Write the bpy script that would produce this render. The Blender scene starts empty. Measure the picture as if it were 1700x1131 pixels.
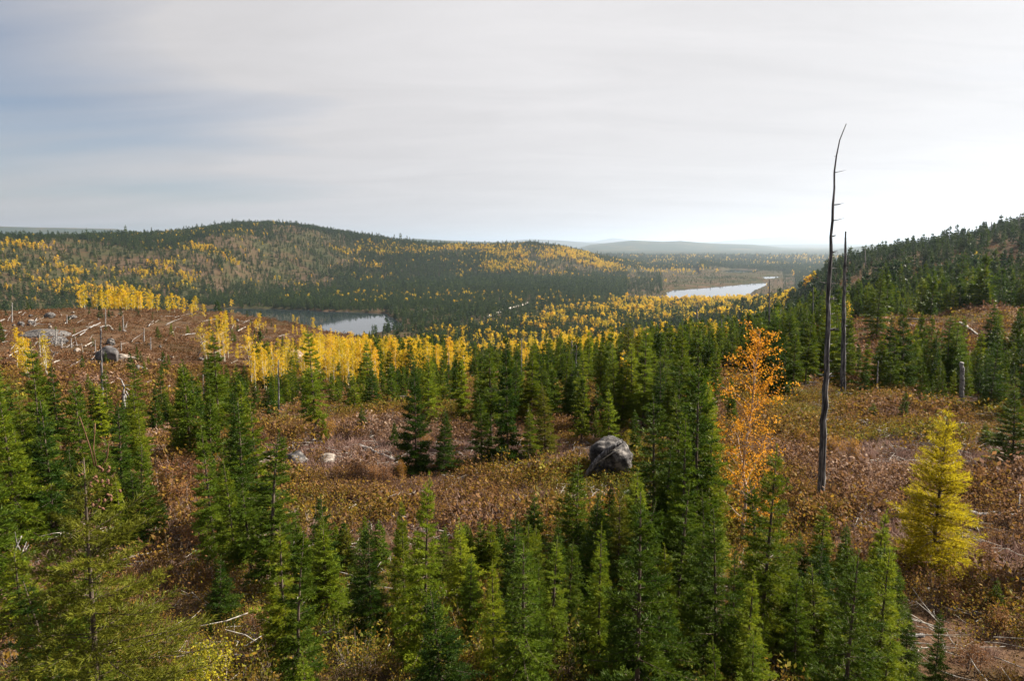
import bpy, math, random
import numpy as np
from mathutils import Vector

# ------------------------------------------------------------------ camera, world, sun, exposure
SC = bpy.context.scene
COL = SC.collection
F, CU, CV = 1133.0, 850.0, 565.5           # focal length and centre in photo pixels (1700 x 1131)
PITCH = math.radians(8.16)
cam_d = bpy.data.cameras.new('camera'); cam = bpy.data.objects.new('camera', cam_d); COL.objects.link(cam)
cam_d.sensor_width = 36.0; cam_d.lens = 36.0 * F / 1700.0
cam_d.clip_start = 0.1; cam_d.clip_end = 200000.0
cam.location = (0, 0, 0); cam.rotation_euler = (math.radians(90) - PITCH, 0, 0)
SC.camera = cam

SUN_AZ, SUN_EL = math.radians(68), math.radians(38)
sun_dir = Vector((math.sin(SUN_AZ) * math.cos(SUN_EL), math.cos(SUN_AZ) * math.cos(SUN_EL), math.sin(SUN_EL)))
sl = bpy.data.lights.new('sun', 'SUN'); sl.energy = 5.0; sl.angle = math.radians(0.6); sl.color = (1.0, 0.91, 0.77)
sun = bpy.data.objects.new('sun', sl); COL.objects.link(sun)
sun.rotation_euler = (-sun_dir).to_track_quat('-Z', 'Y').to_euler()

world = bpy.data.worlds.new('World'); SC.world = world; world.use_nodes = True
SC.view_settings.view_transform = 'Standard'; SC.view_settings.look = 'None'
SC.view_settings.exposure = 1.88; SC.view_settings.gamma = 1.0; SC.view_settings.use_curve_mapping = False


def build_world():
    nt = world.node_tree; N = nt.nodes; L = nt.links; N.clear()
    out = N.new('ShaderNodeOutputWorld'); bg = N.new('ShaderNodeBackground'); bg.inputs['Strength'].default_value = 0.05
    sky = N.new('ShaderNodeTexSky'); sky.sky_type = 'NISHITA'; sky.sun_disc = False
    sky.sun_elevation = SUN_EL; sky.sun_rotation = SUN_AZ; sky.altitude = 500; sky.air_density = 0.8; sky.dust_density = 1.6
    tc = N.new('ShaderNodeTexCoord')
    # thin streaky high cloud: flatten the direction on a cloud sheet, stretch the noise along it
    sep = N.new('ShaderNodeSeparateXYZ'); L.new(tc.outputs['Generated'], sep.inputs[0])
    zc = N.new('ShaderNodeMath'); zc.operation = 'MAXIMUM'; L.new(sep.outputs['Z'], zc.inputs[0]); zc.inputs[1].default_value = 0.0
    za = N.new('ShaderNodeMath'); za.operation = 'ADD'; L.new(zc.outputs[0], za.inputs[0]); za.inputs[1].default_value = 0.12
    dx = N.new('ShaderNodeMath'); dx.operation = 'DIVIDE'; L.new(sep.outputs['X'], dx.inputs[0]); L.new(za.outputs[0], dx.inputs[1])
    dy = N.new('ShaderNodeMath'); dy.operation = 'DIVIDE'; L.new(sep.outputs['Y'], dy.inputs[0]); L.new(za.outputs[0], dy.inputs[1])
    cmb = N.new('ShaderNodeCombineXYZ'); L.new(dx.outputs[0], cmb.inputs[0]); L.new(dy.outputs[0], cmb.inputs[1])
    mp = N.new('ShaderNodeMapping'); mp.inputs['Rotation'].default_value = (0, 0, math.radians(24)); mp.inputs['Scale'].default_value = (0.30, 0.95, 1)
    mp.inputs['Location'].default_value = (2.3, 0.7, 0)
    L.new(cmb.outputs[0], mp.inputs[0])
    n1 = N.new('ShaderNodeTexNoise'); n1.inputs['Scale'].default_value = 1.15; n1.inputs['Detail'].default_value = 7; n1.inputs['Roughness'].default_value = 0.48
    n1.inputs['Distortion'].default_value = 0.5
    L.new(mp.outputs[0], n1.inputs['Vector'])
    # the veil is thick towards the sun side of the valley and thinner away from it
    sd = N.new('ShaderNodeVectorMath'); sd.operation = 'DOT_PRODUCT'; L.new(tc.outputs['Generated'], sd.inputs[0]); sd.inputs[1].default_value = tuple(sun_dir)
    veil = N.new('ShaderNodeMapRange'); L.new(sd.outputs['Value'], veil.inputs[0])
    veil.inputs[1].default_value = -0.10; veil.inputs[2].default_value = 0.34; veil.inputs[3].default_value = -0.26; veil.inputs[4].default_value = 0.75
    veil.interpolation_type = 'SMOOTHSTEP'
    low = N.new('ShaderNodeMapRange'); L.new(zc.outputs[0], low.inputs[0])
    low.inputs[1].default_value = 0.0; low.inputs[2].default_value = 0.16; low.inputs[3].default_value = 0.55; low.inputs[4].default_value = 0.0
    nr = N.new('ShaderNodeMapRange'); L.new(n1.outputs['Fac'], nr.inputs[0])
    nr.inputs[1].default_value = 0.30; nr.inputs[2].default_value = 0.72; nr.inputs[3].default_value = 0.22; nr.inputs[4].default_value = 1.0
    a1 = N.new('ShaderNodeMath'); a1.operation = 'ADD'; L.new(veil.outputs[0], a1.inputs[0]); L.new(nr.outputs[0], a1.inputs[1])
    a2 = N.new('ShaderNodeMath'); a2.operation = 'ADD'; a2.use_clamp = True; L.new(a1.outputs[0], a2.inputs[0]); L.new(low.outputs[0], a2.inputs[1])
    # light scattered forward through the cloud: brighter nearer the sun
    cr = N.new('ShaderNodeMapRange'); L.new(sd.outputs['Value'], cr.inputs[0])
    cr.inputs[1].default_value = -0.25; cr.inputs[2].default_value = 0.45; cr.inputs[3].default_value = 2.9; cr.inputs[4].default_value = 4.25
    n2 = N.new('ShaderNodeTexNoise'); n2.inputs['Scale'].default_value = 2.6; n2.inputs['Detail'].default_value = 8; n2.inputs['Roughness'].default_value = 0.62; n2.inputs['Distortion'].default_value = 0.9
    L.new(mp.outputs[0], n2.inputs['Vector'])
    thk = N.new('ShaderNodeMapRange'); L.new(n2.outputs['Fac'], thk.inputs[0]); thk.inputs[1].default_value = 0.25; thk.inputs[2].default_value = 0.75; thk.inputs[3].default_value = 0.93; thk.inputs[4].default_value = 1.07
    crm = N.new('ShaderNodeMath'); crm.operation = 'MULTIPLY'; L.new(cr.outputs[0], crm.inputs[0]); L.new(thk.outputs[0], crm.inputs[1])
    cc = N.new('ShaderNodeVectorMath'); cc.operation = 'SCALE'; cc.inputs[0].default_value = (1.0, 0.975, 0.985); L.new(crm.outputs[0], cc.inputs['Scale'])
    mx = N.new('ShaderNodeMix'); mx.data_type = 'RGBA'; L.new(a2.outputs[0], mx.inputs[0]); dk = N.new('ShaderNodeVectorMath'); dk.operation = 'SCALE'; dk.inputs['Scale'].default_value = 0.60; L.new(sky.outputs[0], dk.inputs[0]); L.new(dk.outputs[0], mx.inputs[6]); L.new(cc.outputs[0], mx.inputs[7])
    L.new(mx.outputs[2], bg.inputs['Color']); L.new(bg.outputs[0], out.inputs['Surface'])


build_world()

# ------------------------------------------------------------------ picture <-> place
CP, SP = math.cos(PITCH), math.sin(PITCH)


def ray(u, v):
    """bearing (radians, right positive) and downward slope of the line of sight through a photo pixel"""
    x = (np.asarray(u, float) - CU) / F; y = -(np.asarray(v, float) - CV) / F
    fy = CP + y * SP; fz = -SP + y * CP
    return np.arctan2(x, fy), -fz / np.hypot(x, fy)


def project(x, y, z):
    yc = np.maximum(y * CP - z * SP, 1e-3); up = y * SP + z * CP
    return CU + F * x / yc, CV - F * up / yc


# ------------------------------------------------------------------ noise
def _hash(ix, iy, seed):
    h = (ix.astype(np.int64) * 374761393 + iy.astype(np.int64) * 668265263 + seed * 1274126177) & 0xffffffff
    h = ((h ^ (h >> 13)) * 1274126177) & 0xffffffff
    return ((h ^ (h >> 16)) & 0xffff) / 65535.0


def vnoise(x, y, seed=0):
    x = np.asarray(x, float); y = np.asarray(y, float)
    ix, iy = np.floor(x), np.floor(y); fx, fy = x - ix, y - iy
    fx = fx * fx * (3 - 2 * fx); fy = fy * fy * (3 - 2 * fy)
    a = _hash(ix, iy, seed); b = _hash(ix + 1, iy, seed); c = _hash(ix, iy + 1, seed); d = _hash(ix + 1, iy + 1, seed)
    return (a * (1 - fx) + b * fx) * (1 - fy) + (c * (1 - fx) + d * fx) * fy


def fbm(x, y, scale, octaves=4, seed=0, rough=0.5):
    s = 0; a = 1; t = 0
    for o in range(octaves):
        s = s + a * vnoise(np.asarray(x) / scale * 2 ** o + 17.3 * o, np.asarray(y) / scale * 2 ** o - 9.1 * o, seed + o); t += a; a *= rough
    return s / t          # 0..1


def pchip(xk, yk, x):
    xk = np.asarray(xk, float); yk = np.asarray(yk, float)
    h = np.diff(xk); d = np.diff(yk) / h
    m = np.zeros(len(xk)); m[0] = d[0]; m[-1] = d[-1]
    for i in range(1, len(xk) - 1):
        if d[i - 1] * d[i] > 0:
            w1 = 2 * h[i] + h[i - 1]; w2 = h[i] + 2 * h[i - 1]
            m[i] = (w1 + w2) / (w1 / d[i - 1] + w2 / d[i])
    x = np.clip(x, xk[0], xk[-1]); i = np.clip(np.searchsorted(xk, x) - 1, 0, len(xk) - 2)
    t = (x - xk[i]) / h[i]
    return ((1 + 2 * t) * (1 - t) ** 2 * yk[i] + t * (1 - t) ** 2 * h[i] * m[i] + t * t * (3 - 2 * t) * yk[i + 1] + t * t * (t - 1) * h[i] * m[i + 1])


# ------------------------------------------------------------------ terrain (heights on a grid of bearing x distance, eye at z = 0)
WATER = -100.0
RN = [0, 2.5, 5, 9, 14, 20, 27, 40, 55, 75, 100, 130, 170, 220, 270, 310, 400, 480, 560, 750, 1000, 1400]
# one row per bearing (photo column): a number above 100 is the photo row where that ground shows, else a height
TT = {
    -500: [-1.7, -3.0, -4.6, -6.6, -8.3, -9.3, -10.3, -12, -14, -18, 650, 608, 574, 545, 522, -27, -47, -62, -76, -97, -99, -99],
    0:    [-1.7, -3.0, -4.7, -6.8, -8.4, -9.4, -10.3, -12, -14.5, -18, 652, 608, 574, 545, 521, -28, -48, -62, -76, -97, -99, -99],
    250:  [-1.7, -3.0, -4.8, -7.0, -8.5, -9.6, -10.5, -12, -14.5, -18, 650, 606, 572, 543, 515, -31, -48, -62, -76, -97, -99, -99],
    430:  [-1.7, -3.0, -4.9, -7.1, -8.6, -9.8, -10.6, -11.5, -14, -17.5, -21.5, 610, 578, 551, 530, -38, -52, -65, -78, -97, -99, -99],
    600:  [-1.7, -3.0, -4.9, -7.2, -8.7, -9.9, -10.7, -11.2, -13.3, -17, -21, 616, 590, 568, -38, -46, -62, -72, -82, -98, -99, -99],
    850:  [-1.7, -3.0, -4.9, -7.2, -8.8, -10, -10.8, -11.3, -13, -16, -20, -25, -32, -41, -50, -56, -68, -76, -83, -95, -99, -99],
    1000: [-1.7, -3.0, -4.9, -7.2, -8.8, -10, -10.8, -11.2, -12.6, -15, -18.5, -23, -29.5, -38, -46, -52, -64, -71, -78, -90, -96, -99],
    1130: [-1.7, -3.0, -4.9, -7.2, -8.8, -9.9, -10.7, -11.1, -12.2, -14, -17, -21, -27, -35, -43, -48, -58, -65, -71, -83, -95, -99],
    1270: [-1.7, -3.0, -4.9, -7.1, -8.7, -9.8, -10.6, -10.9, -11.8, -13.5, -15, -18, -23, -29, -33, -36, -44, -49, -54, 504, -88, -99],
    1400: [-1.7, -3.0, -4.9, -7.1, -8.6, -9.7, -10.5, -10.8, -11.6, -13.2, 556, -14.5, -18, 510, 494, 478, 456, 437, -16, -48, -75, -96],
    1550: [-1.7, -3.0, -4.9, -7.0, -8.5, -9.6, -10.4, -10.5, -11.2, -13, 546, 522, -16, 492, 467, 447, 414, -1, -4, -28, -60, -90],
    1700: [-1.7, -3.0, -4.9, -7.0, -8.5, -9.5, -10.3, -10.4, -11.0, -12.5, 540, 518, -14, 478, 447, 418, 381, 9, 8, 0, -30, -80],
    2200: [-1.7, -3.0, -4.9, -7.0, -8.4, -9.4, -10, -10.2, -10.4, -11, -11, -10, -9, -6, -2, 3, 14, 20, 22, 20, 0, -60],
}
# hill crests: distance, front/back slope lengths, crest line through the photo
RIDGES = [
    (dict([(-500, 1650), (0, 1650), (300, 1850), (430, 2050), (700, 2250), (880, 2400), (1130, 2600)]), 720, 1500,
     [(-500, 384), (-200, 388), (0, 392), (120, 394), (240, 391), (300, 387), (345, 379), (390, 373), (440, 371), (490, 374), (540, 382), (600, 391), (660, 400), (720, 406), (780, 408), (830, 408), (880, 405), (930, 411), (980, 424), (1040, 438), (1100, 452), (1160, 468)]),
    ({0: 11000}, 3000, 3500, [(-500, 372), (-100, 375), (0, 376), (60, 378), (190, 380), (225, 384), (300, 392), (400, 398)]),
    ({0: 9500}, 2600, 3000, [(450, 384), (560, 386), (610, 393), (650, 398), (690, 396), (740, 399), (800, 401), (850, 405), (930, 411), (1000, 425)]),
    ({0: 22000}, 5000, 4500, [(700, 404), (830, 401), (880, 397), (930, 399), (980, 403), (1060, 405)]),
    ({0: 36000}, 6000, 5500, [(900, 404), (985, 401), (1018, 395), (1060, 400), (1120, 403)]),
    ({0: 13000}, 4300, 4000, [(860, 436), (930, 420), (980, 406), (1050, 399), (1100, 401), (1130, 400), (1180, 404), (1250, 406), (1310, 412), (1380, 424), (1450, 432)]),
    ({0: 20000}, 4500, 3000, [(1100, 412), (1180, 409), (1250, 407), (1330, 405), (1400, 405), (1500, 406), (1620, 406), (1800, 404)]),
    ({0: 30000}, 6000, 5000, [(1100, 405), (1180, 402), (1230, 397), (1300, 392), (1380, 394), (1450, 395), (1520, 399), (1700, 399), (2200, 398)]),
    ({0: 8500}, 2800, 2500, [(1230, 452), (1300, 434), (1345, 424), (1400, 412), (1450, 407), (1520, 403), (1600, 398), (1700, 392), (2200, 380)]),
    ({0: 42000}, 5000, 5000, [(-500, 396), (600, 401), (1350, 400), (1540, 392), (1640, 396), (2200, 394)]),
]
LAKES = [
    [(300, 511), (450, 513), (520, 516), (585, 518), (640, 521), (655, 530), (662, 541), (652, 552), (600, 560), (500, 560), (380, 545), (280, 525)],
    [(1050, 501), (1104, 489), (1118, 480), (1165, 478), (1200, 475), (1255, 470), (1283, 467), (1262, 478), (1240, 494), (1150, 503)],
    [(1183, 450), (1215, 447.5), (1258, 449), (1252, 453), (1200, 453.5)],
    [(1262, 459.5), (1292, 458), (1294, 462.5), (1270, 464)],
]

az_in = np.linspace(-39.5, 39.5, 640)
AZ = np.radians(np.concatenate([np.arange(-180, -40, 4.0), az_in, np.arange(42, 184, 4.0)[:-1], [180.0]]))
RR = np.concatenate([[0.05, 0.7], np.exp(np.linspace(math.log(1.5), math.log(500), 300)),
                     np.exp(np.linspace(math.log(506), math.log(3000), 250)), np.exp(np.linspace(math.log(3040), math.log(52000), 130))])


def build_heights():
    cols = sorted(TT); caz = np.array([math.atan((c - CU) / F / 1.0) for c in cols])
    rn = np.array(RN, float)
    fine = np.zeros((len(cols), len(RR)))
    lr = np.log(RR + 4)
    for k, c in enumerate(cols):
        zs = []
        for r, q in zip(RN, TT[c]):
            zs.append(-ray(c, q)[1] * r if q > 100 else q)
        fine[k] = pchip(np.log(rn + 4), zs, lr)
    a = np.clip(AZ, caz[0], caz[-1])
    # wrap: behind the camera blend to a mean row
    Z = np.zeros((len(AZ), len(RR)))
    for j in range(len(RR)):
        Z[:, j] = pchip(caz, fine[:, j], a)
    X = RR[None, :] * np.sin(AZ)[:, None]; Y = RR[None, :] * np.cos(AZ)[:, None]; R = np.broadcast_to(RR[None, :], Z.shape)
    # small relief
    amp = np.interp(R, [0, 6, 20, 60, 200, 600, 3000], [0, 0.25, 0.5, 0.9, 2.2, 3.0, 6])
    Z += (fbm(X, Y, 14, 4, 3) - 0.5) * np.minimum(amp, 1.6) * 1.2
    Z += (fbm(X, Y, 75, 3, 9) - 0.5) * np.maximum(amp - 0.8, 0) * 1.5
    floor = WATER + 1.0 + fbm(X, Y, 220, 3, 21) * 2.5
    plain = (fbm(X, Y, 300, 3, 5) - 0.45) * 16 * np.clip((R - 650) / 500, 0, 1) * np.clip((2600 - R) / 900, 0.3, 1)
    Z = np.where(R > 900, Z + np.maximum(plain, 0), Z)
    for dist, front, back, crest in RIDGES:
        cu = np.array([c[0] for c in crest], float); cv = np.array([c[1] for c in crest], float)
        da, dt = ray(cu, cv)
        du = sorted(dist); dd = np.interp(AZ, [math.atan((d - CU) / F) for d in du], [dist[d] for d in du])
        t = np.interp(AZ, da, dt, left=0.02, right=0.03)
        zc = -t * dd - 1.0
        # fade out past the ends
        fade = np.clip((AZ - (da[0] - 0.05)) / 0.05, 0, 1) * np.clip(((da[-1] + 0.05) - AZ) / 0.05, 0, 1)
        zc = WATER + (zc - WATER) * fade
        wob = (fbm(X, Y, front * 0.55, 4, int(front) % 97) - 0.5)
        rr = (R + wob * front * 0.35 - dd[:, None])
        s = np.where(rr < 0, np.clip(1 + rr / front, 0, 1), np.clip(1 - rr / back, 0, 1))
        s = s * s * (3 - 2 * s)
        zr = WATER + (zc[:, None] - WATER) * s + wob * s * (1 - s) * min(front, 1500) * 0.06
        k = 4.0
        Z = np.where(R > 600, np.maximum(Z, zr), Z)
    Z = np.where(R > 500, np.maximum(Z, floor), Z)
    # lakes
    for poly in LAKES:
        pa, pt = ray([p[0] for p in poly], [p[1] for p in poly]); pr = -WATER / pt
        px = pr * np.sin(pa); py = pr * np.cos(pa)
        x0, x1, y0, y1 = px.min() - 60, px.max() + 60, py.min() - 60, py.max() + 60
        m = (X > x0) & (X < x1) & (Y > y0) & (Y < y1)
        xs, ys = X[m], Y[m]
        xs = xs + (fbm(xs, ys, 40, 3, 31) - 0.5) * 26; ys = ys + (fbm(xs, ys, 40, 3, 32) - 0.5) * 30
        inside = np.zeros(len(xs), bool); dmin = np.full(len(xs), 1e9)
        n = len(px)
        for i in range(n):
            ax, ay, bx, by = px[i], py[i], px[(i + 1) % n], py[(i + 1) % n]
            c = ((ay > ys) != (by > ys)) & (xs < (bx - ax) * (ys - ay) / (by - ay + 1e-9) + ax)
            inside ^= c
            tt = np.clip(((xs - ax) * (bx - ax) + (ys - ay) * (by - ay)) / ((bx - ax) ** 2 + (by - ay) ** 2), 0, 1)
            dmin = np.minimum(dmin, np.hypot(xs - ax - tt * (bx - ax), ys - ay - tt * (by - ay)))
        sd = np.where(inside, -dmin, dmin)
        zz = Z[m]
        zz = np.where(inside, np.maximum(WATER - 4.5, WATER - 0.3 - dmin * 0.4), np.minimum(zz, WATER + 0.7 + dmin * 0.35))
        Z[m] = zz
    # camera knoll stays clear of the lens
    # wrap continuity
    back = np.clip((np.abs(AZ) - math.radians(60)) / math.radians(120), 0, 1)[:, None]
    mean = 0.5 * (Z[0] + Z[-1]); Z = Z * (1 - back) + mean[None, :] * back
    return X, Y, Z


GX, GY, GZ = build_heights()
NA, NR = GZ.shape
HOR = np.maximum.accumulate(GZ / RR[None, :], axis=1)        # highest line of sight so far


def _idx(x, y):
    az = np.arctan2(x, y); r = np.hypot(x, y)
    i = np.clip(np.searchsorted(AZ, az) - 1, 0, NA - 2); j = np.clip(np.searchsorted(RR, r) - 1, 0, NR - 2)
    return i, j, np.clip((az - AZ[i]) / (AZ[i + 1] - AZ[i]), 0, 1), np.clip((r - RR[j]) / (RR[j + 1] - RR[j]), 0, 1), r


def height(x, y):
    i, j, a, b, r = _idx(np.asarray(x, float), np.asarray(y, float))
    return (GZ[i, j] * (1 - a) + GZ[i + 1, j] * a) * (1 - b) + (GZ[i, j + 1] * (1 - a) + GZ[i + 1, j + 1] * a) * b


def seen(x, y, z, h, margin=2.0):
    i, j, a, b, r = _idx(x, y)
    jj = np.maximum(j - 1, 0)
    return (z + h + margin) / r > np.minimum(HOR[i, jj], HOR[i + 1, jj])


def at(u, v, zoff=0.0, rmax=4000):
    """the point of the ground that shows at photo pixel (u, v)"""
    a, t = ray(u, v); a = float(a); t = float(t)
    rs = np.exp(np.linspace(math.log(3), math.log(rmax), 3000))
    hz = height(rs * math.sin(a), rs * math.cos(a))
    k = np.nonzero(hz >= -t * rs)[0]
    r = rs[k[0]] if len(k) else rs[-1]
    x, y = r * math.sin(a), r * math.cos(a)
    return float(x), float(y), float(height(x, y)) + zoff, float(r)


# ------------------------------------------------------------------ materials
def new_mat(name):
    m = bpy.data.materials.new(name); m.use_nodes = True; m.node_tree.nodes.clear()
    return m, m.node_tree.nodes, m.node_tree.links


def ramp(N, stops, interp='LINEAR'):
    r = N.new('ShaderNodeValToRGB'); cr = r.color_ramp; cr.interpolation = interp
    while len(cr.elements) > 1: cr.elements.remove(cr.elements[-1])
    cr.elements[0].position = stops[0][0]; cr.elements[0].color = (*stops[0][1], 1)
    for p, c in stops[1:]:
        e = cr.elements.new(p); e.color = (*c, 1)
    return r


def foliage_mat(name, stops, trans=0.35, rough=0.55, patch=None, spec=0.07, lv=0.42, dim=0.76):
    """leaf material: colour differs from plant to plant (random), from place to place and from leaf to leaf (face attribute)"""
    m, N, L = new_mat(name)
    out = N.new('ShaderNodeOutputMaterial'); p = N.new('ShaderNodeBsdfPrincipled'); t = N.new('ShaderNodeBsdfTranslucent')
    mix = N.new('ShaderNodeMixShader'); mix.inputs[0].default_value = trans
    oi = N.new('ShaderNodeObjectInfo'); at_ = N.new('ShaderNodeAttribute'); at_.attribute_name = 'leafvar'
    val = N.new('ShaderNodeMath'); val.operation = 'MULTIPLY_ADD'; L.new(at_.outputs['Fac'], val.inputs[0]); val.inputs[1].default_value = lv
    base = N.new('ShaderNodeMath'); base.operation = 'MULTIPLY'; L.new(oi.outputs['Random'], base.inputs[0]); base.inputs[1].default_value = 0.42
    if patch:
        sc_, amt = patch
        nz = N.new('ShaderNodeTexNoise'); nz.inputs['Scale'].default_value = sc_; nz.inputs['Detail'].default_value = 2
        L.new(oi.outputs['Location'], nz.inputs['Vector'])
        mr = N.new('ShaderNodeMapRange'); L.new(nz.outputs['Fac'], mr.inputs[0]); mr.inputs[1].default_value = 0.3; mr.inputs[2].default_value = 0.7
        mr.inputs[3].default_value = 0; mr.inputs[4].default_value = amt
        b2 = N.new('ShaderNodeMath'); b2.operation = 'MULTIPLY_ADD'; L.new(oi.outputs['Random'], b2.inputs[0]); b2.inputs[1].default_value = max(0.0, (1 - lv) - amt); L.new(mr.outputs[0], b2.inputs[2])
        base = b2
    L.new(base.outputs[0], val.inputs[2])
    r = ramp(N, [(p_, tuple(c * dim for c in col_)) for p_, col_ in stops]); L.new(val.outputs[0], r.inputs[0])
    L.new(r.outputs[0], p.inputs['Base Color']); L.new(r.outputs[0], t.inputs['Color'])
    p.inputs['Roughness'].default_value = rough; p.inputs['Specular IOR Level'].default_value = spec
    L.new(p.outputs[0], mix.inputs[1]); L.new(t.outputs[0], mix.inputs[2]); L.new(mix.outputs[0], out.inputs['Surface'])
    return m


def simple_mat(name, c0, c1, scale=(8, 8, 2), rough=0.85, bump=0.4, mid=None, obj_coords=True, detail=5):
    m, N, L = new_mat(name)
    out = N.new('ShaderNodeOutputMaterial'); p = N.new('ShaderNodeBsdfPrincipled')
    tc = N.new('ShaderNodeTexCoord'); mp = N.new('ShaderNodeMapping'); mp.inputs['Scale'].default_value = scale
    L.new(tc.outputs['Object'], mp.inputs[0])
    n = N.new('ShaderNodeTexNoise'); n.inputs['Scale'].default_value = 1; n.inputs['Detail'].default_value = detail; n.inputs['Roughness'].default_value = 0.65
    L.new(mp.outputs[0], n.inputs['Vector'])
    st = [(0.36, c0), (0.62, c1)] if mid is None else [(0.38, c0), (0.5, mid), (0.62, c1)]
    r = ramp(N, st); L.new(n.outputs['Fac'], r.inputs[0]); L.new(r.outputs[0], p.inputs['Base Color'])
    b = N.new('ShaderNodeBump'); b.inputs['Strength'].default_value = bump; b.inputs['Distance'].default_value = 0.04
    L.new(n.outputs['Fac'], b.inputs['Height']); L.new(b.outputs[0], p.inputs['Normal'])
    p.inputs['Roughness'].default_value = rough; p.inputs['Specular IOR Level'].default_value = 0.2
    L.new(p.outputs[0], out.inputs['Surface'])
    return m


def ground_mat():
    m, N, L = new_mat('heath_ground')
    out = N.new('ShaderNodeOutputMaterial'); p = N.new('ShaderNodeBsdfPrincipled'); geo = N.new('ShaderNodeNewGeometry')

    def noise(s, d=4, r=0.55, dist=0.0):
        n = N.new('ShaderNodeTexNoise'); n.inputs['Scale'].default_value = s; n.inputs['Detail'].default_value = d
        n.inputs['Roughness'].default_value = r; n.inputs['Distortion'].default_value = dist; L.new(geo.outputs['Position'], n.inputs['Vector']); return n

    def mixc(f, a, b, fac=None):
        x = N.new('ShaderNodeMix'); x.data_type = 'RGBA'
        if fac is not None: x.inputs[0].default_value = fac
        else: L.new(f, x.inputs[0])
        for s, i in ((a, 6), (b, 7)):
            if isinstance(s, tuple): x.inputs[i].default_value = (*s, 1)
            else: L.new(s, x.inputs[i])
        return x.outputs[2]

    fine = noise(3.1, 6, 0.7); r1 = ramp(N, [(0.30, (0.012, 0.009, 0.006)), (0.48, (0.042, 0.027, 0.014)), (0.60, (0.075, 0.050, 0.029)), (0.74, (0.18, 0.14, 0.105))]); L.new(fine.outputs['Fac'], r1.inputs[0])
    mid = noise(0.09, 5, 0.6, 0.6); r2 = ramp(N, [(0.40, (0, 0, 0)), (0.58, (1, 1, 1))]); L.new(mid.outputs['Fac'], r2.inputs[0])
    heath = noise(0.45, 6, 0.72); r3 = ramp(N, [(0.32, (0.024, 0.022, 0.010)), (0.50, (0.066, 0.036, 0.021)), (0.66, (0.13, 0.082, 0.055)), (0.78, (0.20, 0.155, 0.12))]); L.new(heath.outputs['Fac'], r3.inputs[0])
    c1 = mixc(r2.outputs[0], r1.outputs[0], r3.outputs[0])
    # broad drifts of green, ochre and rust seen on the far slopes
    big = noise(0.012, 6, 0.66, 0.8); r4 = ramp(N, [(0.34, (0.014, 0.026, 0.010)), (0.46, (0.030, 0.034, 0.014)), (0.56, (0.048, 0.034, 0.019)), (0.68, (0.080, 0.056, 0.038))]); L.new(big.outputs['Fac'], r4.inputs[0])
    far = N.new('ShaderNodeVectorMath'); far.operation = 'LENGTH'; L.new(geo.outputs['Position'], far.inputs[0])
    fr = N.new('ShaderNodeMapRange'); L.new(far.outputs['Value'], fr.inputs[0]); fr.inputs[1].default_value = 150; fr.inputs[2].default_value = 900; fr.inputs[3].default_value = 0.0; fr.inputs[4].default_value = 0.75
    c2 = mixc(fr.outputs[0], c1, r4.outputs[0])
    # beyond walking range the closed forest covers the hills
    fl = noise(0.0016, 9, 0.72, 0.6); r5 = ramp(N, [(0.36, (0.010, 0.020, 0.010)), (0.52, (0.020, 0.028, 0.012)), (0.60, (0.07, 0.052, 0.018)), (0.70, (0.06, 0.042, 0.028))]); L.new(fl.outputs['Fac'], r5.inputs[0])
    f2 = N.new('ShaderNodeMapRange'); L.new(far.outputs['Value'], f2.inputs[0]); f2.inputs[1].default_value = 2300; f2.inputs[2].default_value = 3600
    c3 = mixc(f2.outputs[0], c2, r5.outputs[0])
    L.new(c3, p.inputs['Base Color'])
    b = N.new('ShaderNodeBump'); b.inputs['Strength'].default_value = 0.8; b.inputs['Distance'].default_value = 0.10; L.new(fine.outputs['Fac'], b.inputs['Height'])
    b2 = N.new('ShaderNodeBump'); b2.inputs['Strength'].default_value = 0.5; b2.inputs['Distance'].default_value = 1.2; L.new(heath.outputs['Fac'], b2.inputs['Height']); L.new(b.outputs[0], b2.inputs['Normal'])
    L.new(b2.outputs[0], p.inputs['Normal']); p.inputs['Roughness'].default_value = 1.0; p.inputs['Specular IOR Level'].default_value = 0.02
    L.new(p.outputs[0], out.inputs['Surface'])
    return m


def water_mat():
    m, N, L = new_mat('lake_water')
    out = N.new('ShaderNodeOutputMaterial'); p = N.new('ShaderNodeBsdfPrincipled')
    p.inputs['Base Color'].default_value = (0.012, 0.018, 0.022, 1); p.inputs['Roughness'].default_value = 0.03; p.inputs['IOR'].default_value = 1.4
    geo = N.new('ShaderNodeNewGeometry'); mp = N.new('ShaderNodeMapping'); mp.inputs['Scale'].default_value = (0.12, 0.5, 1); L.new(geo.outputs['Position'], mp.inputs[0])
    n = N.new('ShaderNodeTexNoise'); n.inputs['Scale'].default_value = 1.0; n.inputs['Detail'].default_value = 3; L.new(mp.outputs[0], n.inputs['Vector'])
    b = N.new('ShaderNodeBump'); b.inputs['Strength'].default_value = 0.04; b.inputs['Distance'].default_value = 0.10; L.new(n.outputs['Fac'], b.inputs['Height']); L.new(b.outputs[0], p.inputs['Normal'])
    L.new(p.outputs[0], out.inputs['Surface'])
    return m


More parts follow.
